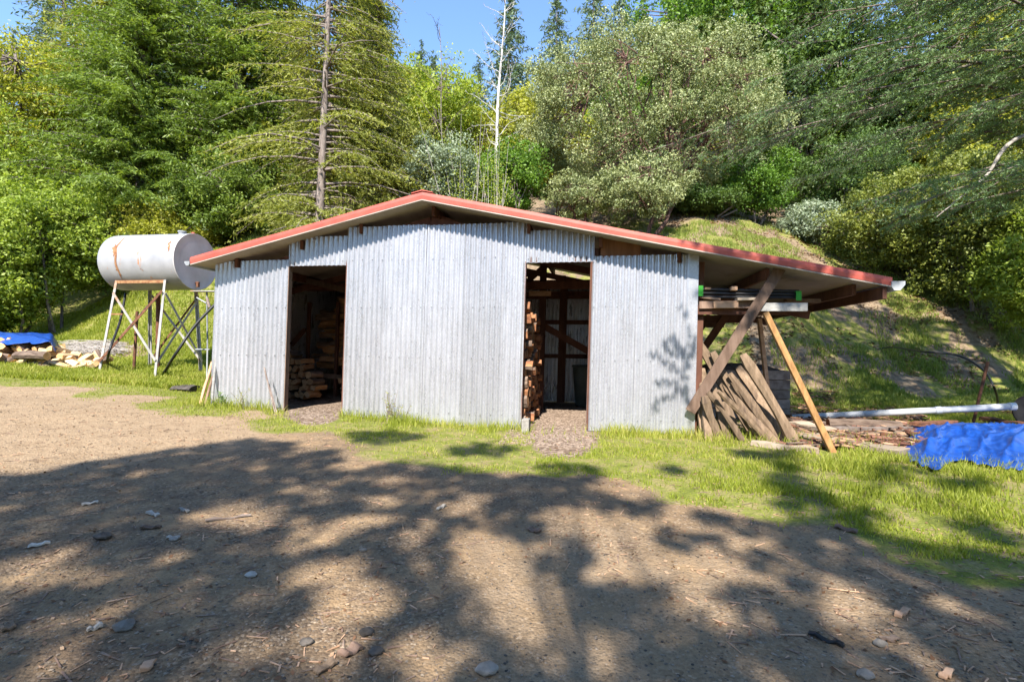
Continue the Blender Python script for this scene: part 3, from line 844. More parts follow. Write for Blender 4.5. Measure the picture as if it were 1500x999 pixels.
tarp("tarp", "large crumpled blue tarp lying in folds at the right end of the debris", tr_, 120, 70, M['tarp'])

# ------------------------------------------------------------------ tank and its stand
TY = 11.0
pr_ = atY(287, 384, TY); Rt = .60; Lt = 1.85
pl_ = pr_ - Vector(EV.tolist()) * Lt
tank_o = thing("fuel_tank", "big pale grey cylindrical metal tank with rust streaks lying on a tall stand", "tank", tuple((pr_ + pl_) / 2 - Vector((0, 0, Rt))))
E3 = Vector(EV.tolist()); N3 = Vector(NV.tolist()); Z3 = Vector((0, 0, 1))
def ringpts(c, r, n=56): return [np.array(c + (N3 * math.cos(q) + Z3 * math.sin(q)) * r) for q in np.linspace(0, 2 * np.pi, n, endpoint=False)]
mb = MB(); st = [(-.05, .0), (-.045, .30), (-.025, .5), (.0, .575), (.03, .597), (.08, .60), (.75, .602), (1.5, .60), (Lt - .02, .60), (Lt, .597)]
V = []; n = 56
for x_, r_ in st: V += ringpts(pl_ + E3 * x_, max(r_, .001), n)
F = [[k * n + q, k * n + (q + 1) % n, (k + 1) * n + (q + 1) % n, (k + 1) * n + q] for k in range(len(st) - 1) for q in range(n)]
mb.add(V, F, 0, True); mb.build("shell", M['tank'], tank_o)
mb = MB(); V = []
for x_, r_ in ((Lt - .005, .604), (Lt + .012, .600), (Lt + .004, .585), (Lt + .014, .4), (Lt + .018, .001)): V += ringpts(pl_ + E3 * x_, r_, n)
mb.add(V, [[k * n + q, k * n + (q + 1) % n, (k + 1) * n + (q + 1) % n, (k + 1) * n + q] for k in range(4) for q in range(n)], 0, True)
m_end = surf("tank_end_paint", (.44, .42, .40), (.55, .53, .51), 2.5, .6, 0.05, bmp=.05, c3=(.33, .28, .25), rnd=0)
mb.build("end_cap", m_end, tank_o)
mb = MB(); V = []      # two weld bands, rust-stained
for x_, w_ in ((.46, .02),):
    for dx, r_ in ((-w_, .600), (-w_, .6045), (w_, .6045), (w_, .600)): V += ringpts(pl_ + E3 * (x_ + dx), r_, n)
    b0 = 0
mb.add(V, [[k * n + q, k * n + (q + 1) % n, (k + 1) * n + (q + 1) % n, (k + 1) * n + q] for k in range(3) for q in range(n)], 0, True)
mb.build("weld_band", M['tank'], tank_o)
for x0, a0, a1, w0 in ((.50, 222, 122, .10), (.44, 176, 148, .09), (Lt - .12, 170, 140, .07), (.52, 215, 196, .05), (1.1, 206, 200, .03)):
    V = []; k = 16; mb = MB()
    for q in range(k + 1):
        a = R(a0 + (a1 - a0) * q / k); w = w0 * (.3 + .7 * float(vn(q * .8, x0 * 9, 3))) * math.sin(math.pi * (q + .3) / (k + .6)) + .004
        xx = x0 + (float(vn(q * .4, 1, 7)) - .5) * .06 - (.08 * (q / k))
        for s_ in (-1, 1): V.append(np.array(pl_ + E3 * (xx + s_ * w / 2) + (N3 * math.cos(a) + Z3 * math.sin(a)) * .6055))
    mb.add(V, [[2 * q, 2 * q + 1, 2 * q + 3, 2 * q + 2] for q in range(k)], 0, True); mb.build("rust_streak", M['ruststain'], tank_o)
mb = MB(); c0 = pl_ + E3 * (Lt - .35) + Z3 * .59
mb.tube([c0, c0 + Z3 * .06], .07, 14); mb.tube([c0 + Z3 * .055, c0 + Z3 * .085], .085, 14); mb.build("filler_cap", M['white_metal'], tank_o)
mb = MB(); c0 = pl_ + E3 * (Lt - .08) + Z3 * .59
mb.tube([c0, c0 + Z3 * .05], .035, 10); mb.build("vent_cap", M['red'], tank_o)
mb = MB(); c0 = pl_ + E3 * (Lt + .0) - Z3 * .45
mb.tube([c0, c0 + E3 * .09], .025, 8); mb.beam(c0 + E3 * .06 - Z3 * .01, c0 + E3 * .06 - Z3 * .09, .05, .05, E3); mb.build("outlet_valve", M['rust'], tank_o)

FT = [atY(175, 415, TY - .45), atY(264, 413, TY - .62), None, None]
FT = [pl_ + E3 * .32 - N3 * .42 - Z3 * .47, pl_ + E3 * 1.50 - N3 * .42 - Z3 * .47]
FT += [FT[1] + N3 * .84 + E3 * .0, FT[0] + N3 * .84]
splay = [(-.16, -.20), (.0, -.20), (.0, .22), (-.16, .22)]
ctr = (FT[0] + FT[2]) / 2
stand = thing("tank_stand", "tall splayed angle-iron stand with cross braces holding the grey tank", "stand", (ctr.x, ctr.y, g(ctr.x, ctr.y)))
feet = []
for tp, (a, b) in zip(FT, splay):
    q = tp + E3 * a + N3 * b; ft = Vector((q.x, q.y, g(q.x, q.y) - .04)); feet.append(ft)
    mb = MB(); d = ft - tp
    mb.beam(tp + Z3 * .03, ft, .055, .012, NV, 0); mb.beam(tp + Z3 * .03 + N3 * .025 * (1 if b < 0 else -1) - E3 * .022, ft + N3 * .025 * (1 if b < 0 else -1) - E3 * .022, .012, .045, NV, 0)
    mb.build("leg", M['standpaint'], stand)
def st_bar(a, b, w, name, mat):
    mb = MB(); mb.beam(a, b, .012, w, UP); return mb.build(name, M[mat], stand)
st_bar(FT[0], FT[1], .06, "top_rail", 'ruststain'); st_bar(FT[3], FT[2], .06, "top_rail", 'rust')
st_bar(FT[0], FT[3], .06, "top_rail", 'standpaint'); st_bar(FT[1], FT[2], .06, "top_rail", 'standpaint')
L_ = lambda a, b, f: a + (b - a) * f
o_ = N3 * .03
st_bar(L_(FT[0], feet[0], .12) - o_, L_(FT[1], feet[1], .80) - o_, .05, "brace", 'standpaint')
st_bar(L_(FT[0], feet[0], .86) - o_ * 1.6, L_(FT[1], feet[1], .10) - o_ * 1.6, .05, "brace", 'rust')
st_bar(L_(FT[3], feet[3], .10) + o_, L_(FT[2], feet[2], .85) + o_, .045, "brace", 'standpaint')
st_bar(L_(FT[3], feet[3], .86) + o_ * 1.6, L_(FT[2], feet[2], .10) + o_ * 1.6, .045, "brace", 'rust')
st_bar(L_(FT[1], feet[1], .82) + E3 * .02, L_(FT[2], feet[2], .15) + E3 * .02, .045, "brace", 'standpaint')
st_bar(L_(FT[1], feet[1], .12) + E3 * .04, L_(FT[2], feet[2], .84) + E3 * .04, .045, "brace", 'standpaint')
st_bar(L_(FT[0], feet[0], .84) - E3 * .02, L_(FT[3], feet[3], .2) - E3 * .02, .04, "brace", 'standpaint')
st_bar(L_(FT[0], feet[0], .35), L_(FT[0], feet[0], .35) + E3 * .3, .03, "brace", 'ruststain')
# smaller valve frame at the right of the stand
q0 = atY(283, 427, 10.7); q1 = atY(318, 427, 10.7)
vf = thing("valve_frame", "small white metal frame with hose valve beside the tank stand's right leg", "frame", (q0.x, q0.y, g(q0.x, q0.y)))
mb = MB(); mb.beam(q0, q1, .2, .02, UP); mb.build("shelf", M['standpaint'], vf)
q2 = atY(303, 426, 10.7); q3 = atY(304, 512, 10.7)
mb = MB(); mb.tube([q2, q3], .016, 8); mb.build("upright", M['white_metal'], vf)
mb = MB(); mb.tube([q3 + E3 * -.28, q3 + E3 * .05], .014, 8); mb.tube([atY(302, 444, 10.68), atY(288, 436, 10.68)], .014, 8); mb.build("pipe_arm", M['white_metal'], vf)
mb = MB(); mb.tube([atY(303, 436, 10.66), atY(307, 450, 10.66)], .03, 8); mb.build("valve", M['rod'], vf)
mb = MB(); ql = atY(302, 516, 10.7); mb.tube([q3, Vector((q3.x, q3.y, g(q3.x, q3.y) - .03))], .016, 8); mb.build("foot_pipe", M['white_metal'], vf)
# standpipes and hoses
def pole(name, mat, top, Y, bot, rad, label, cat, sides=8, group=None, gnd=True, wob=0.0, parts=None):
    a = atY(top[0], top[1], Y if not isinstance(Y, tuple) else Y[0]); b = atY(bot[0], bot[1], Y if not isinstance(Y, tuple) else Y[1])
    if gnd: b.z = g(b.x, b.y) - .03
    P = [a + (b - a) * f + Vector((math.sin(f * 7) * wob, 0, 0)) for f in np.linspace(0, 1, 7)]
    mb = MB(); mb.tube(P, [rad * (1 + .12 * math.sin(k * 2.3)) for k in range(7)] if wob else rad, sides)
    o = mb.build(name, M[mat], origin=tuple(b)); tag(o, label, cat, group)
    return o
pole("standpipe", 'rust', (232, 430), 11.6, (231, 536), .045, "thick rusty upright pipe in the middle behind the tank stand", "pipe")
pole("stake", 'rust', (201, 456), 11.2, (196, 542), .03, "short rusty steel stake in the grass between the stand's legs", "stake")
def curve(pts, n=40):
    P = [Vector(p) for p in pts]; out = []
    for i in range(len(P) - 1):
        p0 = P[max(i - 1, 0)]; p1 = P[i]; p2 = P[i + 1]; p3 = P[min(i + 2, len(P) - 1)]
        for k in range(n // (len(P) - 1) + 1):
            t_ = k / (n // (len(P) - 1) + 1)
            out.append(.5 * ((2 * p1) + (p2 - p0) * t_ + (2 * p0 - 5 * p1 + 4 * p2 - p3) * t_ ** 2 + (3 * p1 - p0 - 3 * p2 + p3) * t_ ** 3))
    out.append(P[-1]); return out
def hose(name, mat, pts, rad, label, cat="hose"):
    mb = MB(); mb.tube(curve(pts), rad, 8); o = mb.build(name, M[mat], origin=tuple(pts[0])); return tag(o, label, cat)
hose("hose", 'black', [atY(316, 445, 10.6), atY(285, 478, 10.4), atY(255, 522, 10.2), gp(235, 552) + Z3 * .02, gp(205, 560) + Z3 * .02, gp(190, 556) + Z3 * .02], .028, "long black hose sagging from the valve frame to the grass under the tank")
hose("hose", 'black', [atY(184, 430, 11.3), atY(176, 470, 10.9), atY(160, 515, 10.3), gp(158, 540) + Z3 * .08, gp(170, 550) + Z3 * .02], .024, "black hose hanging down the stand's left leg into a loop")
rk = log_mesh(3, .42, .10, None).build("flat_rock", [M['darkstone']] * 3)
q = gp(273, 572); rk.matrix_world = Matrix.Translation(q + Z3 * .03) @ Matrix.Rotation(-.2, 4, 'Z') @ Matrix.Diagonal((1, 1.6, .7, 1)); tag(rk, "flat dark rock in the grass in front of the tank stand", "rock")
for k, (tp, bt, mt, ll) in enumerate([((311, 530), (292, 586), 'tanwood', "pale wooden pole leaning on the shed's left corner, the front one"), ((314, 540), (300, 590), 'brace', "brown wooden pole leaning on the shed's left corner behind the pale one"),
                                   ((317, 512), (311, 560), 'greywood', "grey pole standing upright beside the shed's left corner")]):
    pole("wooden_pole", mt, tp, (8.32, 8.0), bt, .022, ll, "pole", 6, wob=.004)
pole("metal_rod", 'rod', (387, 538), (7.86, 7.78), (404, 602), .012, "taller thin rod leaning on the wall left of the left doorway", "rod", 6)
pole("metal_rod", 'rod', (394, 562), (7.86, 7.74), (407, 602), .009, "shorter thin rod leaning on the wall close to the left doorway", "rod", 6)
# concrete block at the foot of the right doorway
q = gp(769, 634); mb = MB(); d3 = NV * .2
mb.beam(np.array(q) + np.array([0, 0, .09]) - NV * .0, np.array(q) + d3 + np.array([0, 0, .09]), .10, .19, UP, 0, .94, .012, rl)
tag(mb.build("concrete_block", M['concrete'], origin=tuple(q), bevel=.012), "small broken concrete block at the left foot of the right doorway", "block")
# bin inside the right doorway
ct = plane_hit(858, 560, 3.3); zc = g(ct[0], ct[1]); cz = Vector((ct[0], ct[1], zc)); ztop = float(plane_hit(852, 536, 3.1)[2])
bn = thing("rubbish_bin", "dark grey-green plastic bin inside the shed behind the right doorway", "bin", tuple(cz))
mb = MB(); mb.tube([cz, cz + Z3 * .02, cz + Z3 * (ztop - zc) * .5, cz + Z3 * (ztop - zc)], [.20, .21, .24, .265], 22); mb.build("bucket", M['bin'], bn)
mb = MB(); mb.tube([cz + Z3 * (ztop - zc - .03), cz + Z3 * (ztop - zc), cz + Z3 * (ztop - zc + .012)], [.285, .29, .27], 22); mb.build("rim", M['bin'], bn)

# ------------------------------------------------------------------ right: lumber shelf, leaning posts, props
def board(pa, va, pc, vc, w, h, mat, label, group=None, name="board", bevel=.003):
    a = plane_hit(*pa, va); b = plane_hit(*pc, vc); mb = MB()
    mb.beam(a, b, w, h, UP); o = mb.build(name, M[mat], origin=tuple(a), bevel=bevel)
    return tag(o, label, "board", group)
board((1024, 447), -.02, (1118, 446), -.02, .05, .10, 'brace', "long brown beam in the middle layer of the lean-to lumber shelf")
board((1045, 446.5), -.08, (1081, 446), -.08, .05, .095, 'tanwood', "short tan block end on the front of the brown shelf beam")
board((1108, 450), -.07, (1182, 450), -.07, .06, .11, 'greywood', "silvery grey beam end at the right of the lumber shelf")
board((1024, 436), .1, (1054, 439), .1, .14, .03, 'tanwood', "tan plank lying at the shed end of the lumber shelf")
board((1078, 439), -.05, (1122, 438), -.05, .16, .035, 'paleplank', "pale plank lying on the shelf under the black pipes")
board((1150, 440), .3, (1200, 441), .3, .12, .05, 'brace', "brown plank end sticking out furthest right on the shelf")
board((1070, 423), .0, (1079, 423), .0, .1, .05, 'tanwood', "small tan block on top of the black pipes")
board((1032, 423), .05, (1040, 423), .05, .08, .03, 'tanwood', "small tan offcut beside the left green strap on the shelf")
for k in range(6):
    a = plane_hit(1026, 424 + (k % 3) * 5.5, .05 + .13 * (k // 3)); b = plane_hit(1170, 427 + (k % 3) * 4.4, .05 + .13 * (k // 3)); mb = MB(); mb.tube([a, b], .022, 10)
    tag(mb.build("black_pipe", M['black'], origin=tuple(a)), "straight black pipe in the bundle on the lumber shelf between the green straps", "pipe", "black pipes on the lumber shelf")
for (xa, xb, ya, yb, ll) in ((1023, 1030, 419, 434, "bright green plastic strap on the pipes beside the shed wall"), (1166, 1174, 427, 440, "bright green plastic strap on the right end of the black pipes")):
    a = plane_hit(xa, (ya + yb) / 2, -.02); b = plane_hit(xb, (ya + yb) / 2, -.02); h = (yb - ya) / 750 * 6.9
    mb = MB(); mb.beam(a, b, .012, h, UP); mb.beam(a + NV * .12 + Z3 * (h / 2 + .0), b + NV * .12 + Z3 * (h / 2), .26, .01, UP)
    tag(mb.build("plastic_strap", M['green'], origin=tuple(a), bevel=.003), ll, "strap")
ORD = ['rightmost long', 'second from right', 'third from right', 'fourth from right', 'long middle', 'longest left-starting', 'short split front', 'short split lower', 'lower left slanting', 'left upright thin', 'left upright lower', 'leftmost upright', 'short bottom middle', 'thin middle']
LP_ = [((1088, 519), (1166, 650), 1), ((1079, 538), (1157, 650), 1), ((1067, 548), (1146, 650), 0), ((1058, 555), (1136, 648), 1), ((1045, 515), (1116, 650), 0), ((1024, 498), (1106, 650), 1),
       ((1052, 572), (1124, 650), 2), ((1036, 575), (1092, 650), 2), ((1044, 568), (1069, 650), 0), ((1028, 540), (1040, 648), 0), ((1033, 580), (1054, 650), 0), ((1022, 515), (1030, 640), 1), ((1062, 588), (1080, 650), 0), ((1072, 560), (1130, 650), 2)]
for k, (tp, bt, kk) in enumerate(LP_):
    b = atY(bt[0], bt[1] - 8, 6.62 + .05 * (k % 3) + .03 * k % .2); b.z = g(b.x, b.y) - .02
    Yt = 7.05 + .06 * ((k * 5) % 7) - (.25 if kk == 2 else 0)
    a = atY(tp[0], tp[1], Yt - .35 + .3 * (k % 2))
    wd = (.105, .125, .07)[kk]; n = 9; V = []; dd = Vector(b - a).normalized(); s1 = dd.cross(Vector((0, 1, 0))).normalized(); s2 = dd.cross(s1)
    prof = [(-.5, -.32), (.1, -.45), (.5, -.15), (.42, .35), (-.1, .45), (-.5, .2)]
    for q in range(n):
        f = q / (n - 1); c0 = a + (b - a) * f + s1 * math.sin(f * 3 + k) * .018; w_ = wd * (1 + .12 * math.sin(f * 8 + k * 2)) * (1.0 if 0 < q else .7)
        for x_, y_ in prof: V.append(np.array(c0 + s1 * x_ * w_ + s2 * y_ * w_ * .8) + (rl.random(3) - .5) * .008)
    mb = MB(); mb.add(V, [[q * 6 + e, q * 6 + (e + 1) % 6, (q + 1) * 6 + (e + 1) % 6, (q + 1) * 6 + e] for q in range(n - 1) for e in range(6)])
    for f_ in ([5, 4, 3, 2, 1, 0], list(range((n - 1) * 6, n * 6))):
        mb.F.append(np.array([f_])); mb.m.append(np.array([0])); mb.sm.append(np.array([False]))
    tag(mb.build("fence_post", M['oldwood'], origin=tuple(b)), f"weathered split fence post, number {k + 1} from the top right of the leaning fan" if False else ORD[k] + " weathered fence post in the fan leaning on the shed's right corner", "post", "old fence posts leaning at the shed's right corner")
def sq(name, mat, tp, Yt, bt, Yb, w, h, label, cat):
    a = atY(tp[0], tp[1], Yt); b = atY(bt[0], bt[1], Yb); b.z = g(b.x, b.y) - .05; mb = MB(); mb.beam(a, b, w, h, (0, 1, 0))
    return tag(mb.build(name, M[mat], origin=tuple(b), bevel=.006), label, cat)
sq("timber_prop", 'prop', (1121, 458), 6.6, (1223, 658), 6.1, .075, .05, "long orange-tan timber prop slanting from the shelf to the grass", "prop")
sq("timber_prop", 'tanwood', (1112, 466), 8.1, (1131, 596), 8.1, .06, .06, "thin brown timber prop standing under the back of the shelf", "prop")
# crate with dark leaf heap behind the posts
c0 = gp(1100, 602); c0 = atY(1100, 560, 8.9); gz_ = g(c0.x, c0.y)
cr = thing("wooden_crate", "dark low crate covered with dead leaves behind the leaning posts", "crate", (c0.x, c0.y, gz_))
ztp = atY(1100, 542, 8.9).z
xa = atY(1036, 560, 8.9).x; xb = atY(1156, 560, 8.9).x
for k in range(5):
    z_ = gz_ + (ztp - gz_) * (k + .5) / 5
    mb = MB(); mb.beam((xa, 8.9, z_), (xb, 8.88, z_), .025, (ztp - gz_) / 5 - .012, UP); mb.build("plank", M['rod'], cr)
    mb = MB(); mb.beam((xb, 8.9, z_), (xb + .12, 10.2, z_), .025, (ztp - gz_) / 5 - .012, UP); mb.build("plank", M['rod'], cr)
mb = MB(); V = []; n = 24
for a in range(n):
    for b in range(n):
        u_, w_ = a / (n - 1), b / (n - 1); e = min(1, 4 * min(u_, 1 - u_, w_ * 1.5, 1 - w_))
        V.append((xa + (xb - xa) * u_ + .1 * w_, 8.93 + 1.3 * w_, ztp - .04 + e * .13 + (vn(a * .9, b * .9, 3) - .5) * .05))
i = (np.arange(n - 1)[:, None] * n + np.arange(n - 1)[None]).ravel()
mb.add(V, np.stack([i, i + 1, i + n + 1, i + n], -1), 0, True)
mb.build("leaf_heap", surf("leaf_heap", (.03, .022, .02), (.10, .07, .055), 18, .95, bmp=.9), cr)
# white pipe, bucket, stake, hose hoop
a = gp(1160, 616); b = atY(1487, 595, 7.9)
a.z += .05; b.z = max(b.z, g(b.x, b.y) + .05)
wp = thing("drain_pipe", "long white plastic pipe lying across the foot of the grassy bank", "pipe", tuple(a))
mb = MB(); mb.tube([a + (b - a) * f for f in (0, .1, .3, .6, .9, 1)], .052, 16); mb.build("pipe_barrel", M['pvc'], wp)
f0_ = .80
mb = MB(); mb.tube([a + (b - a) * .66, a + (b - a) * .685], .060, 16); mb.build("coupling", M['pvc'], wp); mb = MB(); mb.tube([a + (b - a) * .975, a + (b - a) * 1.0], .060, 16); mb.build("coupling", M['pvc'], wp)
cb = atY(1512, 597, 8.0); cb.z = g(cb.x, cb.y) + .26
bk = thing("black_drum", "black plastic drum lying on its side at the end of the white pipe", "drum", (cb.x, cb.y, cb.z - .26))
mb = MB(); mb.tube([cb, cb + Vector((.12, .05, 0)), cb + Vector((.75, .25, 0))], [.235, .25, .25], 26); mb.build("drum_body", M['black'], bk)
mb = MB(); mb.tube([cb + Vector((-.01, 0, 0)), cb + Vector((.03, .01, 0))], [.262, .262], 26); mb.build("rim", M['black'], bk)
pole("stake", 'rust', (1447, 530), 8.2, (1424, 606), .022, "leaning rusty steel stake beside the white pipe", "stake")
hose("hose", 'black', [gp(1250, 524) + Z3 * .03, gp(1300, 517) + Z3 * .15, atY(1350, 515, 10.4), atY(1400, 520, 10.0), atY(1438, 540, 9.4), atY(1458, 572, 8.9), gp(1462, 596) + Z3 * .02], .018, "thin black hose arching out of the bank above the white pipe")
# planks and debris at the foot of the lean-to
def plank(name, mat, pa, pb_, w, h, label, lift=.03, cat="board", group=None, rnd_=.02):
    a = gp(*pa); b = gp(*pb_); a.z += lift; b.z += lift; mb = MB(); n = 6; V = []
    d = (b - a).normalized(); s1 = d.cross(Z3).normalized()
    for q in range(n):
        c0 = a + (b - a) * (q / (n - 1)) + Z3 * float(math.sin(q * 1.9) * .006)
        for x_, y_ in ((-.5, -.5), (.5, -.5), (.5, .5), (-.5, .5)): V.append(np.array(c0 + s1 * x_ * w + Z3 * y_ * h) + (rl.random(3) - .5) * rnd_)
    mb.add(V, [[q * 4 + e, q * 4 + (e + 1) % 4, (q + 1) * 4 + (e + 1) % 4, (q + 1) * 4 + e] for q in range(n - 1) for e in range(4)] + [[3, 2, 1, 0], [(n - 1) * 4, (n - 1) * 4 + 1, (n - 1) * 4 + 2, (n - 1) * 4 + 3]])
    return tag(mb.build(name, M[mat], origin=tuple(a), bevel=.004), label, cat, group)
plank("wooden_slab", 'paleplank', (1160, 640), (1325, 668), .34, .07, "wide pale wooden slab lying on the grass in front of the debris", .04)
plank("wooden_slab", 'paleplank', (1100, 652), (1200, 664), .12, .06, "narrow pale slab in the grass at the feet of the leaning posts", .03)
plank("wooden_plank", 'paleplank', (1165, 628), (1215, 640), .26, .04, "short pale plank lying askew beside the prop's foot", .10)
lg = log_mesh(3, .95, .085, None).build("round_log", [M['bark']] * 2 + [M['endgrain']]); q = gp(1265, 632)
lg.matrix_world = Matrix.Translation(q + Z3 * .09) @ Matrix.Rotation(-.22, 4, 'Z'); tag(lg, "round grey-brown log lying under the white pipe", "log")
plank("pipe_scrap", 'rod', (1205, 636), (1335, 636), .06, .05, "grey scrap pipe lying flat in the debris behind the slab", .08, "pipe")
plank("dark_board", 'black', (1170, 612), (1340, 628), .10, .03, "dark board lying under the round log in the debris", .05)
plank("dark_board", 'rust', (1340, 634), (1395, 630), .16, .05, "rusty board showing behind the blue tarp", .12)
plank("dark_board", 'rust', (1440, 620), (1500, 630), .16, .06, "dark rusty board behind the right end of the blue tarp", .08)
mb = MB(); rd = np.random.default_rng(5)
for k in range(1500):
    q = gp(1155 + rd.random() * 200, 612 + rd.random() * 48) if k < 1250 else gp(1140 + rd.random() * 90, 575 + rd.random() * 40)
    L1 = .05 + rd.random() ** 2 * .28; w1 = .012 + rd.random() * .04; a_ = rd.random() * 6.28
    dz = (rd.random() - .4) * .35
    c0 = np.array(q) + np.array([0, 0, .02 + rd.random() * .07]); d = np.array([math.cos(a_), math.sin(a_), dz]) * L1 / 2
    mb.beam(c0 - d, c0 + d, w1, .012 + .01 * rd.random(), UP, int(rd.integers(4)), .8, .008, rd)
dbr = mb.build("bark_debris", [M['rust'], M['bark'], M['tanwood'], surf("red_bark", (.13, .06, .04), (.25, .12, .08), 20, .9, rnd=0)])
dbr['kind'] = 'stuff'
# brush heap beyond the firewood on the left
mb = MB()
for k in range(420):
    q = gp(100 + rd.random() * 75, 506 + rd.random() * 16); a_ = rd.random() * 6.28; L1 = .3 + rd.random() * .6
    c0 = np.array(q) + np.array([0, 0, .02 + rd.random() * .12]); d = np.array([math.cos(a_), math.sin(a_) * .5, (rd.random() - .5) * .5]) * L1 / 2
    mb.tube([c0 - d, c0 + d * .2 + [0, 0, .03], c0 + d], [.008, .007, .004], 4, 0, False)
br = mb.build("brush_litter", M['deadtwig']); br['kind'] = 'stuff'
# ------------------------------------------------------------------ trees
def unit(a): return a / (np.linalg.norm(a, axis=-1, keepdims=True) + 1e-9)
def cards(mb, P, D, Nn, L, Wd, r, mat=0):
    """diamond leaves: centre P, length direction D, normal Nn"""
    D = unit(D); S = unit(np.cross(D, Nn)); L = np.asarray(L)[:, None]; Wd = np.asarray(Wd)[:, None]
    V = np.stack([P - D * L / 2, P + S * Wd / 2, P + D * L / 2, P - S * Wd / 2], 1).reshape(-1, 3)
    n = len(P); F = np.arange(4 * n).reshape(n, 4)
    mb.add(V, F, mat, False, np.repeat(r, 4))
def leafclumps(mb, rng, C, rad, per, size, flat=.75, asp=.5, up=.35, shell=.45, tone=None):
    C = np.asarray(C); n = len(C); rad = np.broadcast_to(rad, (n,))
    cid = np.repeat(np.arange(n), per)
    d = unit(rng.normal(size=(len(cid), 3)))
    rr = (shell + (1 - shell) * rng.random(len(cid))) ** .7
    wob = 1 + .25 * np.sin(d[:, 0] * 5 + cid) * np.cos(d[:, 1] * 4 + cid * 2)
    P = C[cid] + d * (rr * rad[cid] * wob)[:, None] * np.array([1, 1, flat])
    Nn = unit(d * .6 + rng.normal(size=P.shape) * .6 + np.array([0, 0, up]))
    D = rng.normal(size=P.shape)
    s_ = size * (.6 + .8 * rng.random(len(P)))
    t_ = rng.random(n) * .5 if tone is None else tone
    cards(mb, P, D, Nn, s_, s_ * asp, np.clip(t_[cid] + rng.random(len(P)) * .5, 0, 1))
def broad(name, base, top, rx, rz_lo, nc, cr, per, leaf, lm, bm_, label, cat="tree", group=None, seed=0, trunk=.14, stems=1, center=None, ry=None, asp=.55, flat=.75, lean=(0, 0), gap=.35, nlimb=7, inner=.42, shell=.45):
    """crown spans z from base.z+rz_lo to top, half width rx; limbs reach every clump"""
    rng = np.random.default_rng(seed); base = np.array(tuple(base)); ry = ry or rx
    H = top - base[2]; cz = base[2] + (rz_lo + H) / 2; hz = (H - rz_lo) / 2
    cen = np.array([base[0] + lean[0], base[1] + lean[1], cz])
    d = unit(rng.normal(size=(nc * 3, 3))); r_ = rng.random(nc * 3) ** (1 / 3)
    lob = 1 + gap * (np.sin(d[:, 0] * 3.1 + seed) * np.cos(d[:, 2] * 3.7 + seed * 2) + .5 * np.sin(d[:, 1] * 7 + seed)) * .6
    C = cen + d * (np.clip(r_, inner, 1) * lob)[:, None] * np.array([rx, ry, hz])
    C = C[C[:, 2] > base[2] + rz_lo * .8][:nc]
    root = thing(name, label, cat, tuple(base), group)
    mb = MB(); crs = cr * (.6 + .7 * rng.random(len(C)))
    leafclumps(mb, rng, C, crs, per, leaf, flat, asp, shell=shell)
    mb.build("crown", lm, root, attr=True)
    mb = MB()
    for s_ in range(stems):
        off = np.array([rng.normal() * .12, rng.normal() * .12, 0]) * (stems > 1) * 2
        fork = cen + np.array([rng.normal() * rx * .12, rng.normal() * ry * .12, -hz * .75]) + off * 2
        fork[2] = max(fork[2], base[2] + .25 * rz_lo + .2)
        mb.tube([base + off - [0, 0, .2], base * .5 + fork * .5 + off + rng.normal(size=3) * .04, fork], [trunk, trunk * .8, trunk * .65], 8, cap=False)
        idx = np.arange(s_, len(C), stems)
        dirs = unit(rng.normal(size=(nlimb, 3)) * [1, 1, .5] + [0, 0, .5])
        lims = []
        for dd in dirs:
            e = cen + dd * np.array([rx, ry, hz]) * .72; mid = (fork + e) / 2 + rng.normal(size=3) * rx * .07 - [0, 0, hz * .05]
            L_pts = np.array([fork, fork * .7 + mid * .3, mid, e]); lims.append(L_pts); mb.tube(L_pts, [trunk * .5, trunk * .42, trunk * .3, trunk * .1], 5, cap=False)
        for q in idx:
            cands = np.array([lp[k] for lp in lims for k in (1, 2, 3)])
            j = np.argmin(np.linalg.norm(cands - C[q], axis=1)); s0 = cands[j]; e = C[q]
            mid = (s0 + e) / 2 + rng.normal(size=3) * .12 - [0, 0, .1]
            mb.tube([s0, mid, e], [trunk * .2, trunk * .13, trunk * .04], 4, cap=False)
    mb.build("trunk", bm_, root)
    return root
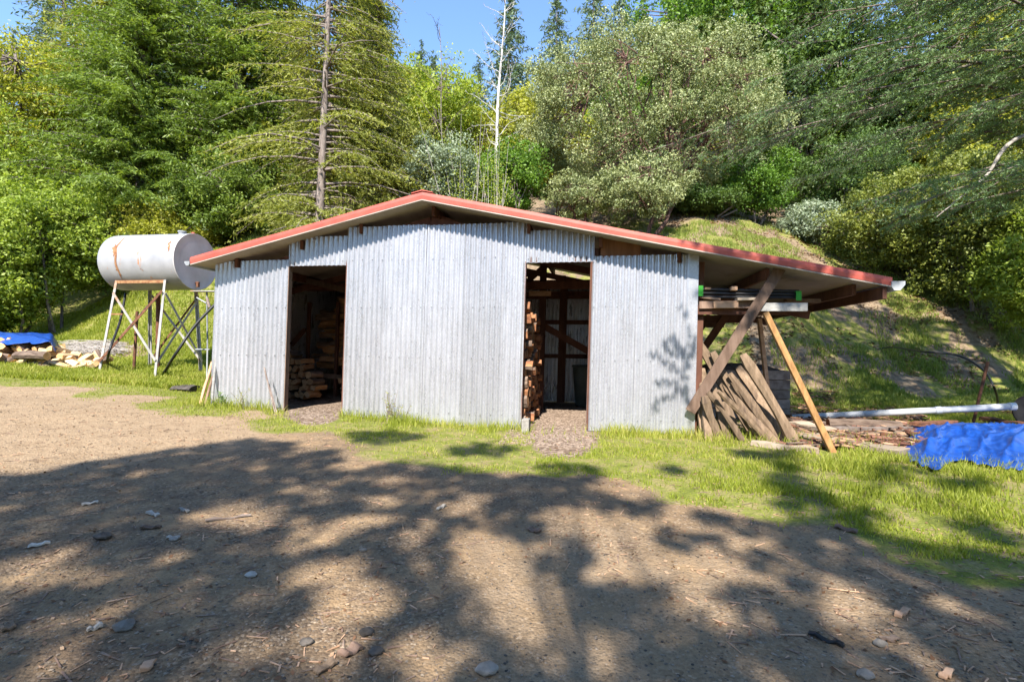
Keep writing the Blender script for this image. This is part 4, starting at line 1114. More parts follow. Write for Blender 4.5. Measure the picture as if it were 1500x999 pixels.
def fir(name, base, height, rad, lm, bm_, label, seed=0, tiers=30, per=6, z0=.08, card=.16, droop=.25, cat="tree", group=None, trunk=.2, dens=1.0, power=.8, dead=0, lean=(0, 0), cut=None, open_front=0):
    rng = np.random.default_rng(seed); base = np.array(tuple(base)); root = thing(name, label, cat, tuple(base), group)
    def tp(z): f = z / height; return base + np.array([lean[0] * f, lean[1] * f, z])
    mt = MB(); mt.tube([tp(z) for z in np.linspace(-.3, height, 14)], np.linspace(trunk, .015, 14), 9, cap=False)
    P = []; D = []; Rr = []; Ls = []
    dw = MB()
    for t_ in range(tiers):
        f = z0 + (1 - z0) * (t_ / (tiers - 1)) ** 1.0
        z = height * f
        if cut and z > cut: break
        Rm = rad * (1 - f) ** power * (1 if f > .15 else .85) + .15
        for b in range(per):
            a = rng.random() * 6.28
            if open_front and math.sin(a) < -.35 and rng.random() < open_front: continue
            L = Rm * (.45 + .7 * rng.random()); zz = z + rng.normal() * height / tiers * 1.6; droop_ = droop * (.3 + 1.3 * rng.random())
            dirh = np.array([math.cos(a), math.sin(a), 0]); n = max(4, int(L / .22))
            s = np.linspace(0, 1, n); rise = .10 * L * (1 - f)
            B = tp(zz)[None] + dirh[None] * (s * L)[:, None] + np.array([0, 0, 1])[None] * (rise * np.sin(s * 2.2) - droop_ * L * s ** 2 + .12 * L * f)[:, None]
            mt.tube(B[::max(1, n // 4)], np.linspace(.022 * L ** .5 + .006, .004, len(B[::max(1, n // 4)])), 4, cap=False)
            if dead and rng.random() < dead * (1 - f):
                continue
            side = np.array([-dirh[1], dirh[0], 0])
            tone = rng.random() * .4
            for q in range(max(1, int(n * .15)), n):
                tl_ = (.5 * L * (1 - s[q]) + .18) * (.55 + .6 * rng.random()) * .8
                for sd in (-1, 1):
                    td = unit(side * sd * (.7 + .2 * rng.random()) + dirh * .65 + np.array([0, 0, -.25 - .3 * rng.random()]))
                    m_ = max(2, int(tl_ / card * 1.7 * dens)); u_ = (np.arange(m_) + rng.random(m_)) / m_
                    pp = B[q][None] + td[None] * (u_ * tl_)[:, None] + rng.normal(size=(m_, 3)) * card * .22 - np.array([0, 0, 1])[None] * (u_ ** 2 * tl_ * .25)[:, None]
                    P.append(pp); D.append(unit(td[None] + rng.normal(size=(m_, 3)) * .55)); Rr.append(np.clip(tone + rng.random(m_) * .6, 0, 1)); Ls.append(card * (.7 + .7 * rng.random(m_)))
    P = np.vstack(P); D = np.vstack(D); Rr = np.concatenate(Rr); Ls = np.concatenate(Ls)
    mb = MB(); Nn = unit(rng.normal(size=P.shape) * .7 + [0, 0, 1.0]); cards(mb, P, D, Nn, Ls * 1.1, Ls * .25, Rr)
    mb.build("crown", lm, root, attr=True); mt.build("trunk", bm_, root)
    return root
def at_g(px, Y, py=350):
    q = atY(px, py, Y); return np.array([q.x, Y, g(q.x, Y)])
def ztop(px, py, Y): return atY(px, py, Y).z
def halfw(px, Y): return px * Y / 750

# big trees close behind the shed
b = at_g(205, 20); fir("fir_tree", b, ztop(205, -190, 20) - b[2], 5.0, M['lf_fir'], M['barktree'], "dense green fir with layered boughs standing above the bushes left of the bare-trunked fir", 3, 62, 13, .02, .155, .18, dens=2.3, trunk=.28)
b = at_g(345, 21.5); fir("fir_tree", b, ztop(345, -240, 21.5) - b[2], 4.2, M['lf_fir'], M['barktree'], "green fir between the dense left fir and the fir with the bare trunk", 7, 56, 12, .02, .155, .24, dens=2.1, trunk=.25)
b = at_g(466, 17.2); fir("old_fir", b, ztop(478, -260, 17.2) - b[2], 4.1, M['lf_cedar'], M['barktree'], "tall open yellow-green fir with visible grey trunk and dead twigs above the left doorway", 11, 54, 10, .0, .125, .30, dens=1.7, trunk=.17, dead=.30, open_front=.75, lean=(.35, 0), power=.45)
b = at_g(548, 19); fir("old_fir", b, ztop(548, 55, 19) - b[2] + 1.2, 2.1, M['lf_cedar'], M['barktree'], "smaller yellow-green fir at the right of the bare-trunked fir", 13, 40, 10, .02, .16, .30, dens=2, trunk=.12, power=.5)
b = at_g(85, 26); fir("pine_tree", b, ztop(100, -150, 26) - b[2], 4.2, M['lf_far'], M['barktree'], "dark pine reaching into the sky above the left fir", 17, 34, 9, .1, .24, .1, trunk=.25, dens=1.3)
for k, (px_, Y, tp_, r_, sd, ll) in enumerate(((140, 24.5, -160, 4.5, 171, "broad green fir filling the gap left of the dense fir"), (275, 25.5, -200, 4.5, 172, "tall green fir behind the gap between the two dense firs"), (405, 24, -170, 4.4, 173, "green fir just left of the bare trunk, behind its boughs"), (520, 27, -60, 3.6, 174, "green fir right of the bare trunk, standing further back"))):
    b = at_g(px_, Y); fir("fir_tree", b, ztop(px_, tp_, Y) - b[2], r_, M['lf_fir' if k % 2 else 'lf_cedar'], M['barktree'], ll, sd, 46, 10, .03, .24, .2, dens=1.8, trunk=.25)
def bt(px, Y, top, hw, bot, **k):
    b = at_g(px, Y); zt = ztop(px, top, Y); zl = max(.15, ztop(px, bot, Y) - b[2]); return b, zt, halfw(hw, Y), zl
def B(name, px, Y, top, hw, bot, nc, cr, per, leaf, lm, label, bk='barktree', **k):
    b, zt, rx, zl = bt(px, Y, top, hw, bot)
    return broad(name, b, zt, rx, zl, nc, cr, per, leaf, M[lm], M[bk], label, **k)
B("oak_tree", 22, 21, 50, 92, 330, 230, .60, 150, .13, 'lf_oak', "yellow-green oak at the left edge below the sky", seed=21, trunk=.22)
B("oak_tree", -60, 18, 150, 90, 420, 160, .6, 120, .13, 'lf_bush', "green oak cut by the photo's left edge", seed=22, trunk=.2)
B("bush", 125, 17.2, 262, 92, 440, 240, .42, 210, .085, 'lf_bush', "big bright green leafy bush right behind the grey tank", "bush", seed=23, trunk=.06, stems=3, cat="bush")if False else None
for (px_, Y, tp_, hw, bo, sd, lm, ll) in (
    (92, 17.2, 265, 84, 425, 23, 'lf_bush', "big bright green bush right behind the grey tank's left end"),
    (10, 16.0, 290, 70, 470, 24, 'lf_bush', "rounded green bush above the blue tarp on the firewood"),
    (-20, 15.6, 390, 60, 490, 25, 'lf_bush', "low green bush at the left edge behind the firewood heap"),
    (235, 19.2, 300, 75, 400, 26, 'lf_oak', "yellowish bush behind the top of the grey tank"),
    (330, 19.5, 230, 70, 350, 27, 'lf_fir', "dark green bush between the tank and the shed's left eave"),
    (590, 19.6, 190, 55, 315, 28, 'lf_cedar', "yellow-green bush behind the left roof slope near the ridge"),
    (640, 19.4, 206, 58, 312, 29, 'lf_olive', "grey-green manzanita bush right behind the roof ridge"),
    (1102, 22.5, 222, 55, 330, 30, 'lf_bay', "leafy bright green bush on the slope below the deodar sprays"),
    (1190, 21.5, 300, 38, 352, 31, 'lf_olive', "small grey-green bush alone on the bare slope behind the eave"),
    (1425, 16.5, 225, 105, 432, 32, 'lf_shaded', "yellow-green bush under the deodar at the right edge"),
    (1320, 18.5, 258, 85, 400, 33, 'lf_shaded', "green bush left of the yellow-green one at the right edge"),
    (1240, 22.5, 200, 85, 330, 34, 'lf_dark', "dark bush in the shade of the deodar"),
    (1520, 14.5, 300, 60, 470, 35, 'lf_bush', "green bush cut by the photo's right edge"),
    (745, 21, 215, 50, 315, 37, 'lf_bay', "low green bush at the foot of the bare white tree"),
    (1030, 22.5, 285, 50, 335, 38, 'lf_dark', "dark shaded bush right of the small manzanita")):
    b, zt, rx, zl = bt(px_, Y, tp_, hw, bo)
    area = hw * (bo - tp_) / 8000
    broad("bush", b, zt, rx, zl, int(110 + 120 * area), .40, 150, .10, M[lm], M['barkred' if lm == 'lf_olive' else 'barktree'], ll, "bush", None, sd, .05, 3, nlimb=5)
# shrub of pale shoots
for (px_, Y, tp_, hw, sd, ll) in ((680, 18.6, 160, 34, 41, "sparse shrub of upright lime-green shoots behind the ridge"), (722, 19.2, 190, 24, 42, "thin lime-green shoots at the foot of the bare white tree")):
    b = at_g(px_, Y); rng = np.random.default_rng(sd); root = thing("sapling", ll, "sapling", tuple(b)); mt = MB(); ml = MB(); zt = ztop(px_, tp_, Y)
    for k in range(16):
        e = np.array([b[0] + rng.normal() * halfw(hw, Y) * .6, Y + rng.normal() * .5, b[2] + (zt - b[2]) * (.6 + .4 * rng.random())])
        s0 = b + rng.normal(size=3) * [.15, .15, 0]; pts = np.array([s0, s0 * .5 + e * .5 + rng.normal(size=3) * .15, e]); mt.tube(pts, [.02, .013, .004], 5, cap=False)
        f = rng.random(130) ** .7; P = s0 + (e - s0) * f[:, None] + rng.normal(size=(130, 3)) * [.13, .13, .1]
        cards(ml, P, rng.normal(size=P.shape), rng.normal(size=P.shape) + [0, -.5, .5], .075 * (.6 + .8 * rng.random(130)), .045 * np.ones(130), rng.random(130))
    ml.build("leaves", M['lf_lime'], root, attr=True); mt.build("stems", M['deadtwig'], root)
# bare white tree
def bare(px, Y, top, label, seed, mat, tr=.10, nbr=40, spread=1.7, lean=0.2):
    b = at_g(px, Y); zt = ztop(px, top, Y); rng = np.random.default_rng(seed); root = thing("bare_tree", label, "tree", tuple(b)); H = zt - b[2]
    tp = lambda f: b + np.array([lean * f + .06 * math.sin(f * 9), 0, H * f])
    mt = MB(); mt.tube([tp(f) for f in np.linspace(-.02, 1, 16)], np.linspace(tr, .012, 16), 9, cap=False); mt.build("trunk", M[mat], root)
    mt = MB()
    for k in range(nbr):
        f = .22 + .75 * rng.random(); a = rng.random() * 6.28; L = spread * (1.15 - f * .75) * (.5 + .7 * rng.random()); up = .25 + .7 * f + rng.normal() * .15
        d = unit(np.array([math.cos(a), math.sin(a), up])); s0 = tp(f); pts = [s0]; dd = d.copy()
        for q in range(6):
            dd = unit(dd + rng.normal(size=3) * .16 + [0, 0, .05]); pts.append(pts[-1] + dd * L / 6)
        mt.tube(pts, np.linspace(.022 * (1.1 - f * .5), .004, 7), 5, cap=False)
        for q in range(2, 7):
            for _ in range(2):
                e = pts[q] + unit(dd + rng.normal(size=3) * .7) * L * .28 * rng.random(); mt.tube([pts[q], (pts[q] + e) / 2 + rng.normal(size=3) * .03, e], [.007, .005, .003], 4, cap=False)
    mt.build("branches", M[mat], root)
    return root
bare(722, 20.5, -30, "slender bare white-barked tree standing against the sky behind the ridge", 51, 'barkpale', .095, 46, 2.1, .35)
bare(655, 22, 40, "faint bare grey tree with curved branches left of the white-barked one", 52, 'barktree', .035, 18, 2.4, -.5)
# manzanitas
B("manzanita_tree", 955, 22.5, 42, 212, 300, 400, .60, 400, .085, 'lf_manz', "huge rounded pale green manzanita with dark red stems above the right roof slope", 'barkred', seed=61, trunk=.16, stems=4, ry=4.0, gap=.10, nlimb=9, inner=.80, shell=.62)
B("manzanita_tree", 945, 20, 228, 66, 325, 120, .36, 170, .09, 'lf_manz', "small manzanita with a twisted stem right behind the right roof slope", 'barkred', seed=62, trunk=.10, stems=2, gap=.5)
B("manzanita_tree", 850, 20.5, 262, 48, 318, 70, .34, 170, .085, 'lf_manz', "low manzanita between the small one and the ridge", 'barkred', seed=63, trunk=.07, stems=3)
B("bay_tree", 1075, 31, -60, 120, 150, 330, .85, 150, .20, 'lf_bay', "bright green bay tree rising behind the huge manzanita", seed=64, trunk=.3)
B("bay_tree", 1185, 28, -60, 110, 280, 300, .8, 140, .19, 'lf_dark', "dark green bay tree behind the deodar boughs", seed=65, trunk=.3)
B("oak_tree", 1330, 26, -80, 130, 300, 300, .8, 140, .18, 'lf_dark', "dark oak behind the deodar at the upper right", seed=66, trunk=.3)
B("oak_tree", 1480, 23, -80, 110, 330, 260, .8, 140, .17, 'lf_oak', "yellow-green oak behind the deodar at the right edge", seed=67, trunk=.3)
B("oak_tree", 620, 30, 92, 70, 290, 200, .75, 130, .17, 'lf_lime', "bright yellow-green oak under the gap of sky left of the white tree", seed=68, trunk=.2)
B("oak_tree", 690, 34, 175, 55, 300, 130, .8, 120, .19, 'lf_oak', "olive oak right of the bright yellow-green one", seed=69, trunk=.2)
B("oak_tree", 775, 32, 128, 50, 290, 120, .75, 120, .18, 'lf_oak', "golden-green oak between the white tree and the huge manzanita", seed=70, trunk=.2)
B("oak_tree", 1010, 36, 20, 75, 200, 150, .9, 120, .21, 'lf_lime', "light green oak on the hill above the huge manzanita", seed=71, trunk=.2)
B("oak_tree", 545, 28, 110, 75, 320, 180, .75, 120, .17, 'lf_oak', "olive-green oak behind the bare-trunked fir", seed=72, trunk=.2)
# far firs on the ridge: one built, the rest copied and resized
FF = [(742, 58, -10, 5.2), (698, 56, 92, 4.2), (812, 66, -12, 4.6), (866, 60, -40, 4.8), (908, 62, -30, 4.8), (940, 58, 12, 4), (985, 52, -35, 4.5), (614, 74, 74, 3.5), (632, 80, 86, 3.2), (566, 70, 76, 4), (60, 52, -5, 5), (12, 60, 60, 5), (770, 70, 110, 4.5), (1040, 50, -60, 5), (660, 66, 150, 4), (840, 72, 100, 4.6), (-40, 45, 60, 5)]
fl = ["tall far conifer straight behind the bare white tree's top", "far conifer just left of the bare white tree's trunk", "single pointed far conifer in the sky gap right of the white tree", "far conifer at the sky's right side, left one of two", "far conifer at the sky's right side, right one of two",
      "small far conifer beside the huge manzanita's top", "far conifer at the right end of the skyline", "small pointed far conifer in the sky gap above the bright yellow oak", "tiny far conifer next to the pointed one above the yellow oak", "far conifer half hidden by the bare-trunked fir",
      "far conifer in the upper left sky corner", "rounded far conifer at the left edge under the sky", "far conifer low between the white tree and the pointed one", "far conifer behind the bright green bay tree", "dark far conifer below the sky left of the white tree", "far conifer low behind the pointed one", "far conifer beyond the photo's left edge"]
pf = fir("far_conifer", (0, 0, 0), 16.0, 4.3, M['lf_far'], M['barktree'], "x", 81, 34, 7, .05, .42, .2, trunk=.22, dens=1.2, group="conifers on the far ridge")
pf2 = fir("far_conifer", (0, 0, 0), 16.0, 4.0, M['lf_far'], M['barktree'], "x", 82, 30, 6, .05, .42, .3, trunk=.22, dens=.8, group="conifers on the far ridge", power=.6)
for k, ((px_, Y, tp_, w_), ll) in enumerate(zip(FF, fl)):
    o = (pf, pf2)[k] if k < 2 else copy_tree((pf, pf2)[k % 2])
    b = at_g(px_, Y); h = ztop(px_, tp_, Y) - b[2]; h = max(h, 7)
    o.location = b.tolist(); o.rotation_euler = (0, 0, k * 1.3); sx = min(max(h / 16 * 1.0, .75), 1.25); o.scale = (sx, sx, h / 16); o['label'] = ll
# more trees on the hillside, copies of four kinds
kinds = [broad("hillside_tree", (0, 0, 0), 6.5, 2.6, 1.2, 110, .8, 110, .24, M[lm], M['barktree'], "x", "tree", "trees filling the hillside", 90 + q, .2) for q, lm in enumerate(('lf_oak', 'lf_bay', 'lf_dark', 'lf_bush'))]
kinds += [fir("hillside_conifer", (0, 0, 0), 11, 2.6, M['lf_fir'], M['barktree'], "x", 95, 26, 7, .05, .34, .25, trunk=.2, dens=.8, group="conifers filling the hillside")]
rh = np.random.default_rng(8); usedk = set(); placed = []
spots = []
for Y in (25, 29, 34, 40, 47, 55, 64):
    px_ = -150 + rh.random() * 60
    while px_ < 1650:
        spots.append((px_ + rh.normal() * 12, Y + rh.normal() * 1.2)); px_ += 3.6 / Y * 750 * (.8 + .5 * rh.random())
for px_, Y in spots:
    b = at_g(px_, Y)
    _, pyt = proj(np.array([b[0], b[1], b[2] + 6.0]))
    sc = .75 + .5 * rh.random()
    skyline = float(np.interp(px_, [-100, 60, 100, 560, 600, 650, 700, 780, 960, 1000], [70, 60, -50, -50, 120, 140, 165, 165, 60, -200]))
    if Y < 31 and 600 < px_ < 1150: continue
    if Y < 27 and 1000 < px_ < 1300: continue
    q = int(rh.integers(5)) if px_ > 420 else int(rh.choice([0, 1, 3, 4, 4, 0]))
    Hk = 6.5 if q < 4 else 11
    _, pyt = proj(np.array([b[0], b[1], b[2] + Hk * sc]))
    if pyt < skyline:
        need = ztop(px_, skyline, Y) - b[2]; sc = need / Hk
        if sc < .4: continue
    o = kinds[q] if q not in usedk else copy_tree(kinds[q]); usedk.add(q)
    o.location = (b[0], b[1], b[2] - .1); o.rotation_euler = (0, 0, rh.random() * 6.28); o.scale = (sc * 1.1, sc * 1.1, sc)
    o['label'] = ("yellow-green leafy tree", "bright green leafy tree", "dark green leafy tree", "mid-green leafy tree", "small conifer")[q] + " in the mass covering the hillside behind the nearer trees"; o['group'] = ("yellow-green trees", "bright green trees", "dark green trees", "mid-green trees", "conifers")[q] + " filling the hillside"

# ------------------------------------------------------------------ the deodar whose boughs hang in from the right
DT = np.array([12.6, 9.3, g(12.6, 9.3)])
root = thing("deodar_tree", "large deodar with bluish drooping boughs reaching in from the right", "tree", tuple(DT))
rng = np.random.default_rng(101)
mt = MB(); mt.tube([DT + [0.03 * z, 0, z] for z in np.linspace(-.3, 15, 12)], np.linspace(.38, .05, 12), 12, cap=False); mt.build("trunk", M['barktree'], root)
tips = [(950, 218, 9.4), (1010, 236, 9.9), (1075, 180, 10.4), (1110, 120, 10.8), (1140, 60, 10), (1095, 8, 9.2), (1190, -40, 9), (1170, 100, 8.5), (1235, 150, 8.8), (1215, 212, 8.3), (1180, 262, 9.6), (1262, 292, 8), (1300, 306, 7.6), (1345, 322, 8.2), (1330, 90, 7.5),
        (1280, 20, 7.8), (1380, 40, 7), (1400, 170, 7.2), (1435, 250, 7.2), (1225, 232, 10.7), (1310, 220, 9), (1060, 225, 8.9), (1330, -60, 8), (1130, -30, 11), (1480, 90, 7.4), (1200, 10, 7.5), (1350, -10, 9.6), (1250, -20, 10.6)]
P = []; D = []; Rr = []; mbk = MB()
ZU = np.array([0, 0, 1.0])
for (px_, py_, Y) in tips:
    tip = np.array(tuple(atY(px_, py_, Y))); L = np.linalg.norm(tip[:2] - DT[:2]); z0_ = tip[2] + .05 * L + rng.random() * .9
    s0 = np.array([DT[0], DT[1], z0_]); n = max(12, int(L / .17)); s = np.linspace(0, 1, n)
    side0 = unit(np.cross(tip - s0, [0, 0, 1])); ph = rng.random() * 6
    Bc = s0 + (tip - s0) * s[:, None] + ZU * (np.sin(s * np.pi) * .07 * L + np.sin(s * 11 + ph) * .05 + np.sin(s * 23 + ph) * .02)[:, None] + side0 * (np.sin(s * 5 + ph) * .03 * L + np.sin(s * 17 + ph) * .04)[:, None]
    mbk.tube(Bc, np.linspace(.042, .005, n), 6, cap=False)
    tone = rng.random() * .35
    for q in range(3, n):
        if Bc[q][0] > 1.25 * Bc[q][1] + .8: continue
        for sd in (-1, 1):
            if rng.random() < .42: continue
            sl_ = (.22 + 1.35 * (1 - s[q]) ** .55 * (.35 + .75 * rng.random())) * min(1, L / 6)
            dirb = unit(Bc[q] - Bc[q - 1]); td = unit(dirb * .8 + side0 * sd * (.55 + .5 * rng.random()) + [0, 0, -.08 + .10 * rng.normal()])
            m_ = max(3, int(sl_ / .10)); u_ = np.linspace(0, 1, m_)
            tw = Bc[q] + td * (u_ * sl_)[:, None] - ZU * (u_ ** 2 * sl_ * .22)[:, None] + rng.normal(size=(m_, 3)) * .012
            mbk.tube(tw[[0, m_ // 2, -1]], [.007, .005, .002], 4, cap=False)
            sd2 = unit(np.cross(td, ZU)); tn = tone + .25 * rng.random()
            for j_ in range(m_):
                for s2 in (-1, 0, 1):
                    l2 = (.07 + .17 * rng.random()) * (1.1 - .5 * u_[j_])
                    d2 = unit(td * .8 + sd2 * s2 * .9 + [0, 0, .12 * rng.normal() - .05])
                    k = 7; f_ = (np.arange(k) + rng.random(k)) / k
                    pp = tw[j_] + d2 * (f_ * l2)[:, None]; dd = unit(d2 * .55 + rng.normal(size=(k, 3)) * .6 + [0, 0, .30])
                    P.append(pp + dd * .02); D.append(dd); Rr.append(np.clip(tn + rng.random(k) * .5, 0, 1))
P = np.vstack(P); D = np.vstack(D); Rr = np.concatenate(Rr)
mb = MB(); cards(mb, P, D, rng.normal(size=P.shape), .058 * (.7 + .6 * rng.random(len(P))), .0135 * np.ones(len(P)), Rr)
print("deodar needles", len(P))
mb.build("needles", M['lf_blue'], root, attr=True); mbk.build("boughs", M['barktree'], root)
# bare drooping branch below it
b0 = atY(1520, 195, 8.2); b1 = atY(1372, 318, 7.9)
mb = MB(); mb.tube(curve([DT + [0, 0, 5], b0, atY(1440, 262, 8.0), b1]), np.linspace(.05, .006, len(curve([DT, b0, b0, b1]))), 6, cap=False); mb.build("bare_bough", M['deadtwig'], root)

# ------------------------------------------------------------------ trees behind the camera that throw the dappled shade
LITS = [(350, 757, 62, 20), (75, 805, 48, 20), (30, 868, 35, 14), (440, 720, 30, 8), (525, 682, 42, 9), (565, 705, 32, 9), (565, 732, 30, 10), (460, 778, 32, 16), (565, 760, 25, 10), (612, 772, 20, 8), (672, 745, 40, 12), (490, 842, 55, 20), (530, 882, 55, 30), (490, 915, 62, 30),
        (590, 845, 26, 10), (625, 880, 24, 14), (700, 822, 52, 38), (725, 875, 48, 50), (350, 980, 42, 15), (690, 958, 32, 28), (250, 816, 28, 10), (400, 950, 40, 14), (530, 985, 42, 15), (775, 862, 52, 60), (915, 797, 66, 24), (960, 830, 70, 28), (1030, 862, 52, 20), (1045, 906, 52, 20),
        (1110, 842, 42, 14), (1228, 882, 52, 18), (885, 760, 42, 14), (875, 972, 62, 25), (770, 905, 62, 40), (1325, 970, 42, 15), (1170, 990, 42, 9), (1250, 912, 40, 12), (830, 760, 50, 20), (1090, 800, 60, 14), (1200, 840, 40, 10), (1420, 905, 40, 8), (980, 770, 60, 10), (150, 905, 40, 10), (230, 930, 30, 8), (140, 975, 40, 10),
        (210, 652, 90, 5), (600, 985, 40, 14), (960, 905, 30, 14), (1130, 920, 36, 10), (1010, 960, 34, 12), (640, 720, 20, 6)]
EDGE = ([-100, 0, 120, 250, 330, 420, 520, 600, 700, 760, 880, 960, 1100, 1220, 1300, 1400, 1500, 1700], [702, 690, 676, 655, 640, 644, 662, 672, 690, 700, 712, 745, 752, 770, 780, 800, 815, 850])
GRSH = [(828, 698, 55, 18), (1150, 700, 22, 40), (1185, 745, 40, 26), (1260, 765, 46, 18), (700, 660, 50, 9), (1400, 715, 50, 12), (560, 640, 50, 7), (1320, 690, 40, 9), (1010, 690, 36, 7), (1440, 780, 50, 12), (1105, 668, 30, 10), (930, 742, 40, 8)]
rc = np.random.default_rng(33)
cl = []
for X0 in np.arange(-9.5, 9.5, .18):
    for Y0 in np.arange(-3.0, 8.2, .18):
        x_ = X0 + rc.normal() * .05; y_ = Y0 + rc.normal() * .05
        z_ = g(x_, y_)
        if y_ > .6:
            px_, py_ = proj(np.array([x_, y_, z_]))
            ins = False
            if py_ > np.interp(px_, *EDGE) + 5: ins = True
            for (a, b_, c_, d_) in GRSH:
                if ((px_ - a) / c_) ** 2 + ((py_ - b_) / d_) ** 2 < 1: ins = True
            for (a, b_, c_, d_) in LITS:
                if ((px_ - a) / c_) ** 2 + ((py_ - b_) / d_) ** 2 < 1.2: ins = False
            if py_ > 1060 and vn(x_ * 1.4, y_ * 1.4, 12) > .6: ins = False
            if ins and px_ > 900 and vn(x_ * 3.3, y_ * 3.3, 77) > .80: ins = False
        else: ins = vn(x_ * 1.4, y_ * 1.4, 12) < .62
        if not ins: continue
        hgt = 5.2 + 1.8 * float(vn(x_ * .35, y_ * .35, 50)) + rc.random() * .5
        t_ = (hgt - z_) / -LDIR[2]
        cl.append(np.array([x_, y_, z_]) - LDIR * t_)
cl = np.array(cl)
# twigs that throw their shadow on the right wall sheet and the roof edge
tw_ = []
STK = [[(1016, 640), (1008, 600), (1004, 560), (1006, 520), (1008, 480), (1000, 452)], [(1004, 560), (990, 540), (972, 530), (958, 522)], [(1006, 520), (992, 508), (985, 498)], [(1004, 570), (985, 580), (968, 588), (958, 600)], [(1006, 540), (1014, 520), (1016, 500)], [(1008, 590), (996, 570), (980, 560), (962, 560)], [(1004, 520), (985, 520), (972, 505)]]
Tt = 4.6
wstroke = [[plane_hit(a, b_) - LDIR * Tt for a, b_ in st_] for st_ in STK]
for st_ in wstroke:
    c_ = curve(st_, 14); tw_ += [np.array(tuple(q)) + rc.normal(size=3) * .02 for q in c_]
tw_ = np.array(tw_)
rf = []
for k in range(46):
    px_ = 1000 + rc.random() * 320; 
    if vn(px_ * .04, 3, 1) > .55: continue
    q = plane_hit(px_, np.interp(px_, [1000, 1309], [352, 412]), VF) - LDIR * (5.5 + rc.random()); rf.append(q + rc.normal(size=3) * .03)
rf = np.array(rf)
# canopy that shades the bank on the right
bk_ = []
for X0 in np.arange(3.2, 17, .34):
    for Y0 in np.arange(8.4, 16.5, .34):
        x_ = X0 + rc.normal() * .1; y_ = Y0 + rc.normal() * .1; z_ = g(x_, y_)
        if vn(x_ * 1.1, y_ * 1.1, 61) > .84: continue
        px_, py_ = proj(np.array([x_, y_, z_]))
        if py_ < 428: continue
        if px_ < 1230 and py_ < 445: continue
        hgt = z_ + 6.0 + rc.random() * 1.5; t_ = (hgt - z_) / -LDIR[2]; q = np.array([x_, y_, z_]) - LDIR * t_
        px2, py2 = proj(q)
        if q[1] > .3 and 0 < px2 < 1500 and py2 > -10: continue
        bk_.append(q)
bk_ = np.array(bk_)
def shade_tree(base, C, cr, per, leaf, lm, label, seed, extra=None):
    rng = np.random.default_rng(seed); base = np.array([base[0], base[1], g(*base)]); root = thing("shade_tree", label, "tree", tuple(base))
    mb = MB(); leafclumps(mb, rng, C, cr, per, leaf, .8, .6, .3, .1)
    if extra is not None:
        for (E_, er, ep, el) in extra: leafclumps(mb, rng, E_, er, ep, el, 1, .5, .3, .1)
    mb.build("crown", lm, root, attr=True)
    cen = C.mean(0); mt = MB(); fork = np.array([base[0] * .8 + cen[0] * .2, base[1], min(C[:, 2].min(), cen[2]) - .6])
    mt.tube([base - [0, 0, .2], base * .4 + fork * .6 + [.08, 0, 0], fork], [.24, .2, .15], 9, cap=False)
    K = 12; idx = rng.choice(len(C), min(K, len(C)), replace=False); nodes = [fork]
    for q in idx:
        e = C[q]; mid = (fork + e) / 2 + [0, 0, .5]; mt.tube(curve([fork, mid, e], 8), np.linspace(.05, .012, len(curve([fork, mid, e], 8))), 5, cap=False); nodes += [mid, e]
    nodes = np.array(nodes)
    for q in range(0, len(C), 3):
        j = np.argmin(np.linalg.norm(nodes - C[q], axis=1)); mt.tube([nodes[j], C[q]], [.012, .004], 4, cap=False)
    mt.build("trunk", M['barktree'], root)
    return root
LB = M['lf_dark']
for k, (a, b_, bs) in enumerate(((-99, -5.0, (-7.5, -7.5)), (-5.0, -.5, (-3.4, -8.0)), (-.5, 4.0, (1.8, -7.5)), (4.0, 99, (6.5, -6.0)))):
    s_ = cl[(cl[:, 0] >= a) & (cl[:, 0] < b_)]
    if len(s_): shade_tree(bs, s_, .17, 55, .095, LB, ["oak behind the camera far to the left shading the drive", "oak behind the camera shading the left of the drive", "oak behind the camera shading the middle of the drive", "oak behind the camera shading the right of the drive"][k], 200 + k,
                           [(tw_, .035, 26, .035), (rf, .07, 30, .05)] if k == 3 else None)
if len(bk_): shade_tree((13.5, 1.5), bk_, .27, 60, .12, LB, "oak out of view at the right shading the grassy bank", 210)
print("clusters", len(cl), len(bk_))

# unseen woods added behind the camera to darken the metal wall's reflections
rb = np.random.default_rng(404); mb = MB(); Cc = []; Cr_ = []
for k in range(95):
    a = math.radians(170 + 200 * rb.random()); rr = 24 + 22 * rb.random(); x_, y_ = rr * math.cos(a), rr * math.sin(a) * .9 - 2
    H = 7 + 6 * rb.random(); z_ = g(x_, y_)
    for q in range(26):
        f = rb.random(); w_ = 2.4 * (1 - f) ** .6 + .5; b_ = rb.random() * 6.28
        Cc.append([x_ + w_ * math.cos(b_) * rb.random() ** .5, y_ + w_ * math.sin(b_) * rb.random() ** .5, z_ + .6 + (H - .6) * f]); Cr_.append(.9 + .5 * rb.random())
    mb.tube([(x_, y_, z_ - .2), (x_, y_, z_ + H * .8)], [.2, .06], 6, 1, False)
leafclumps(mb, rb, np.array(Cc), np.array(Cr_), 34, .42, .8, .6)
wd_ = mb.build("unseen_woods", [M['lf_dark'], M['barktree']], attr=True); wd_['kind'] = 'stuff'
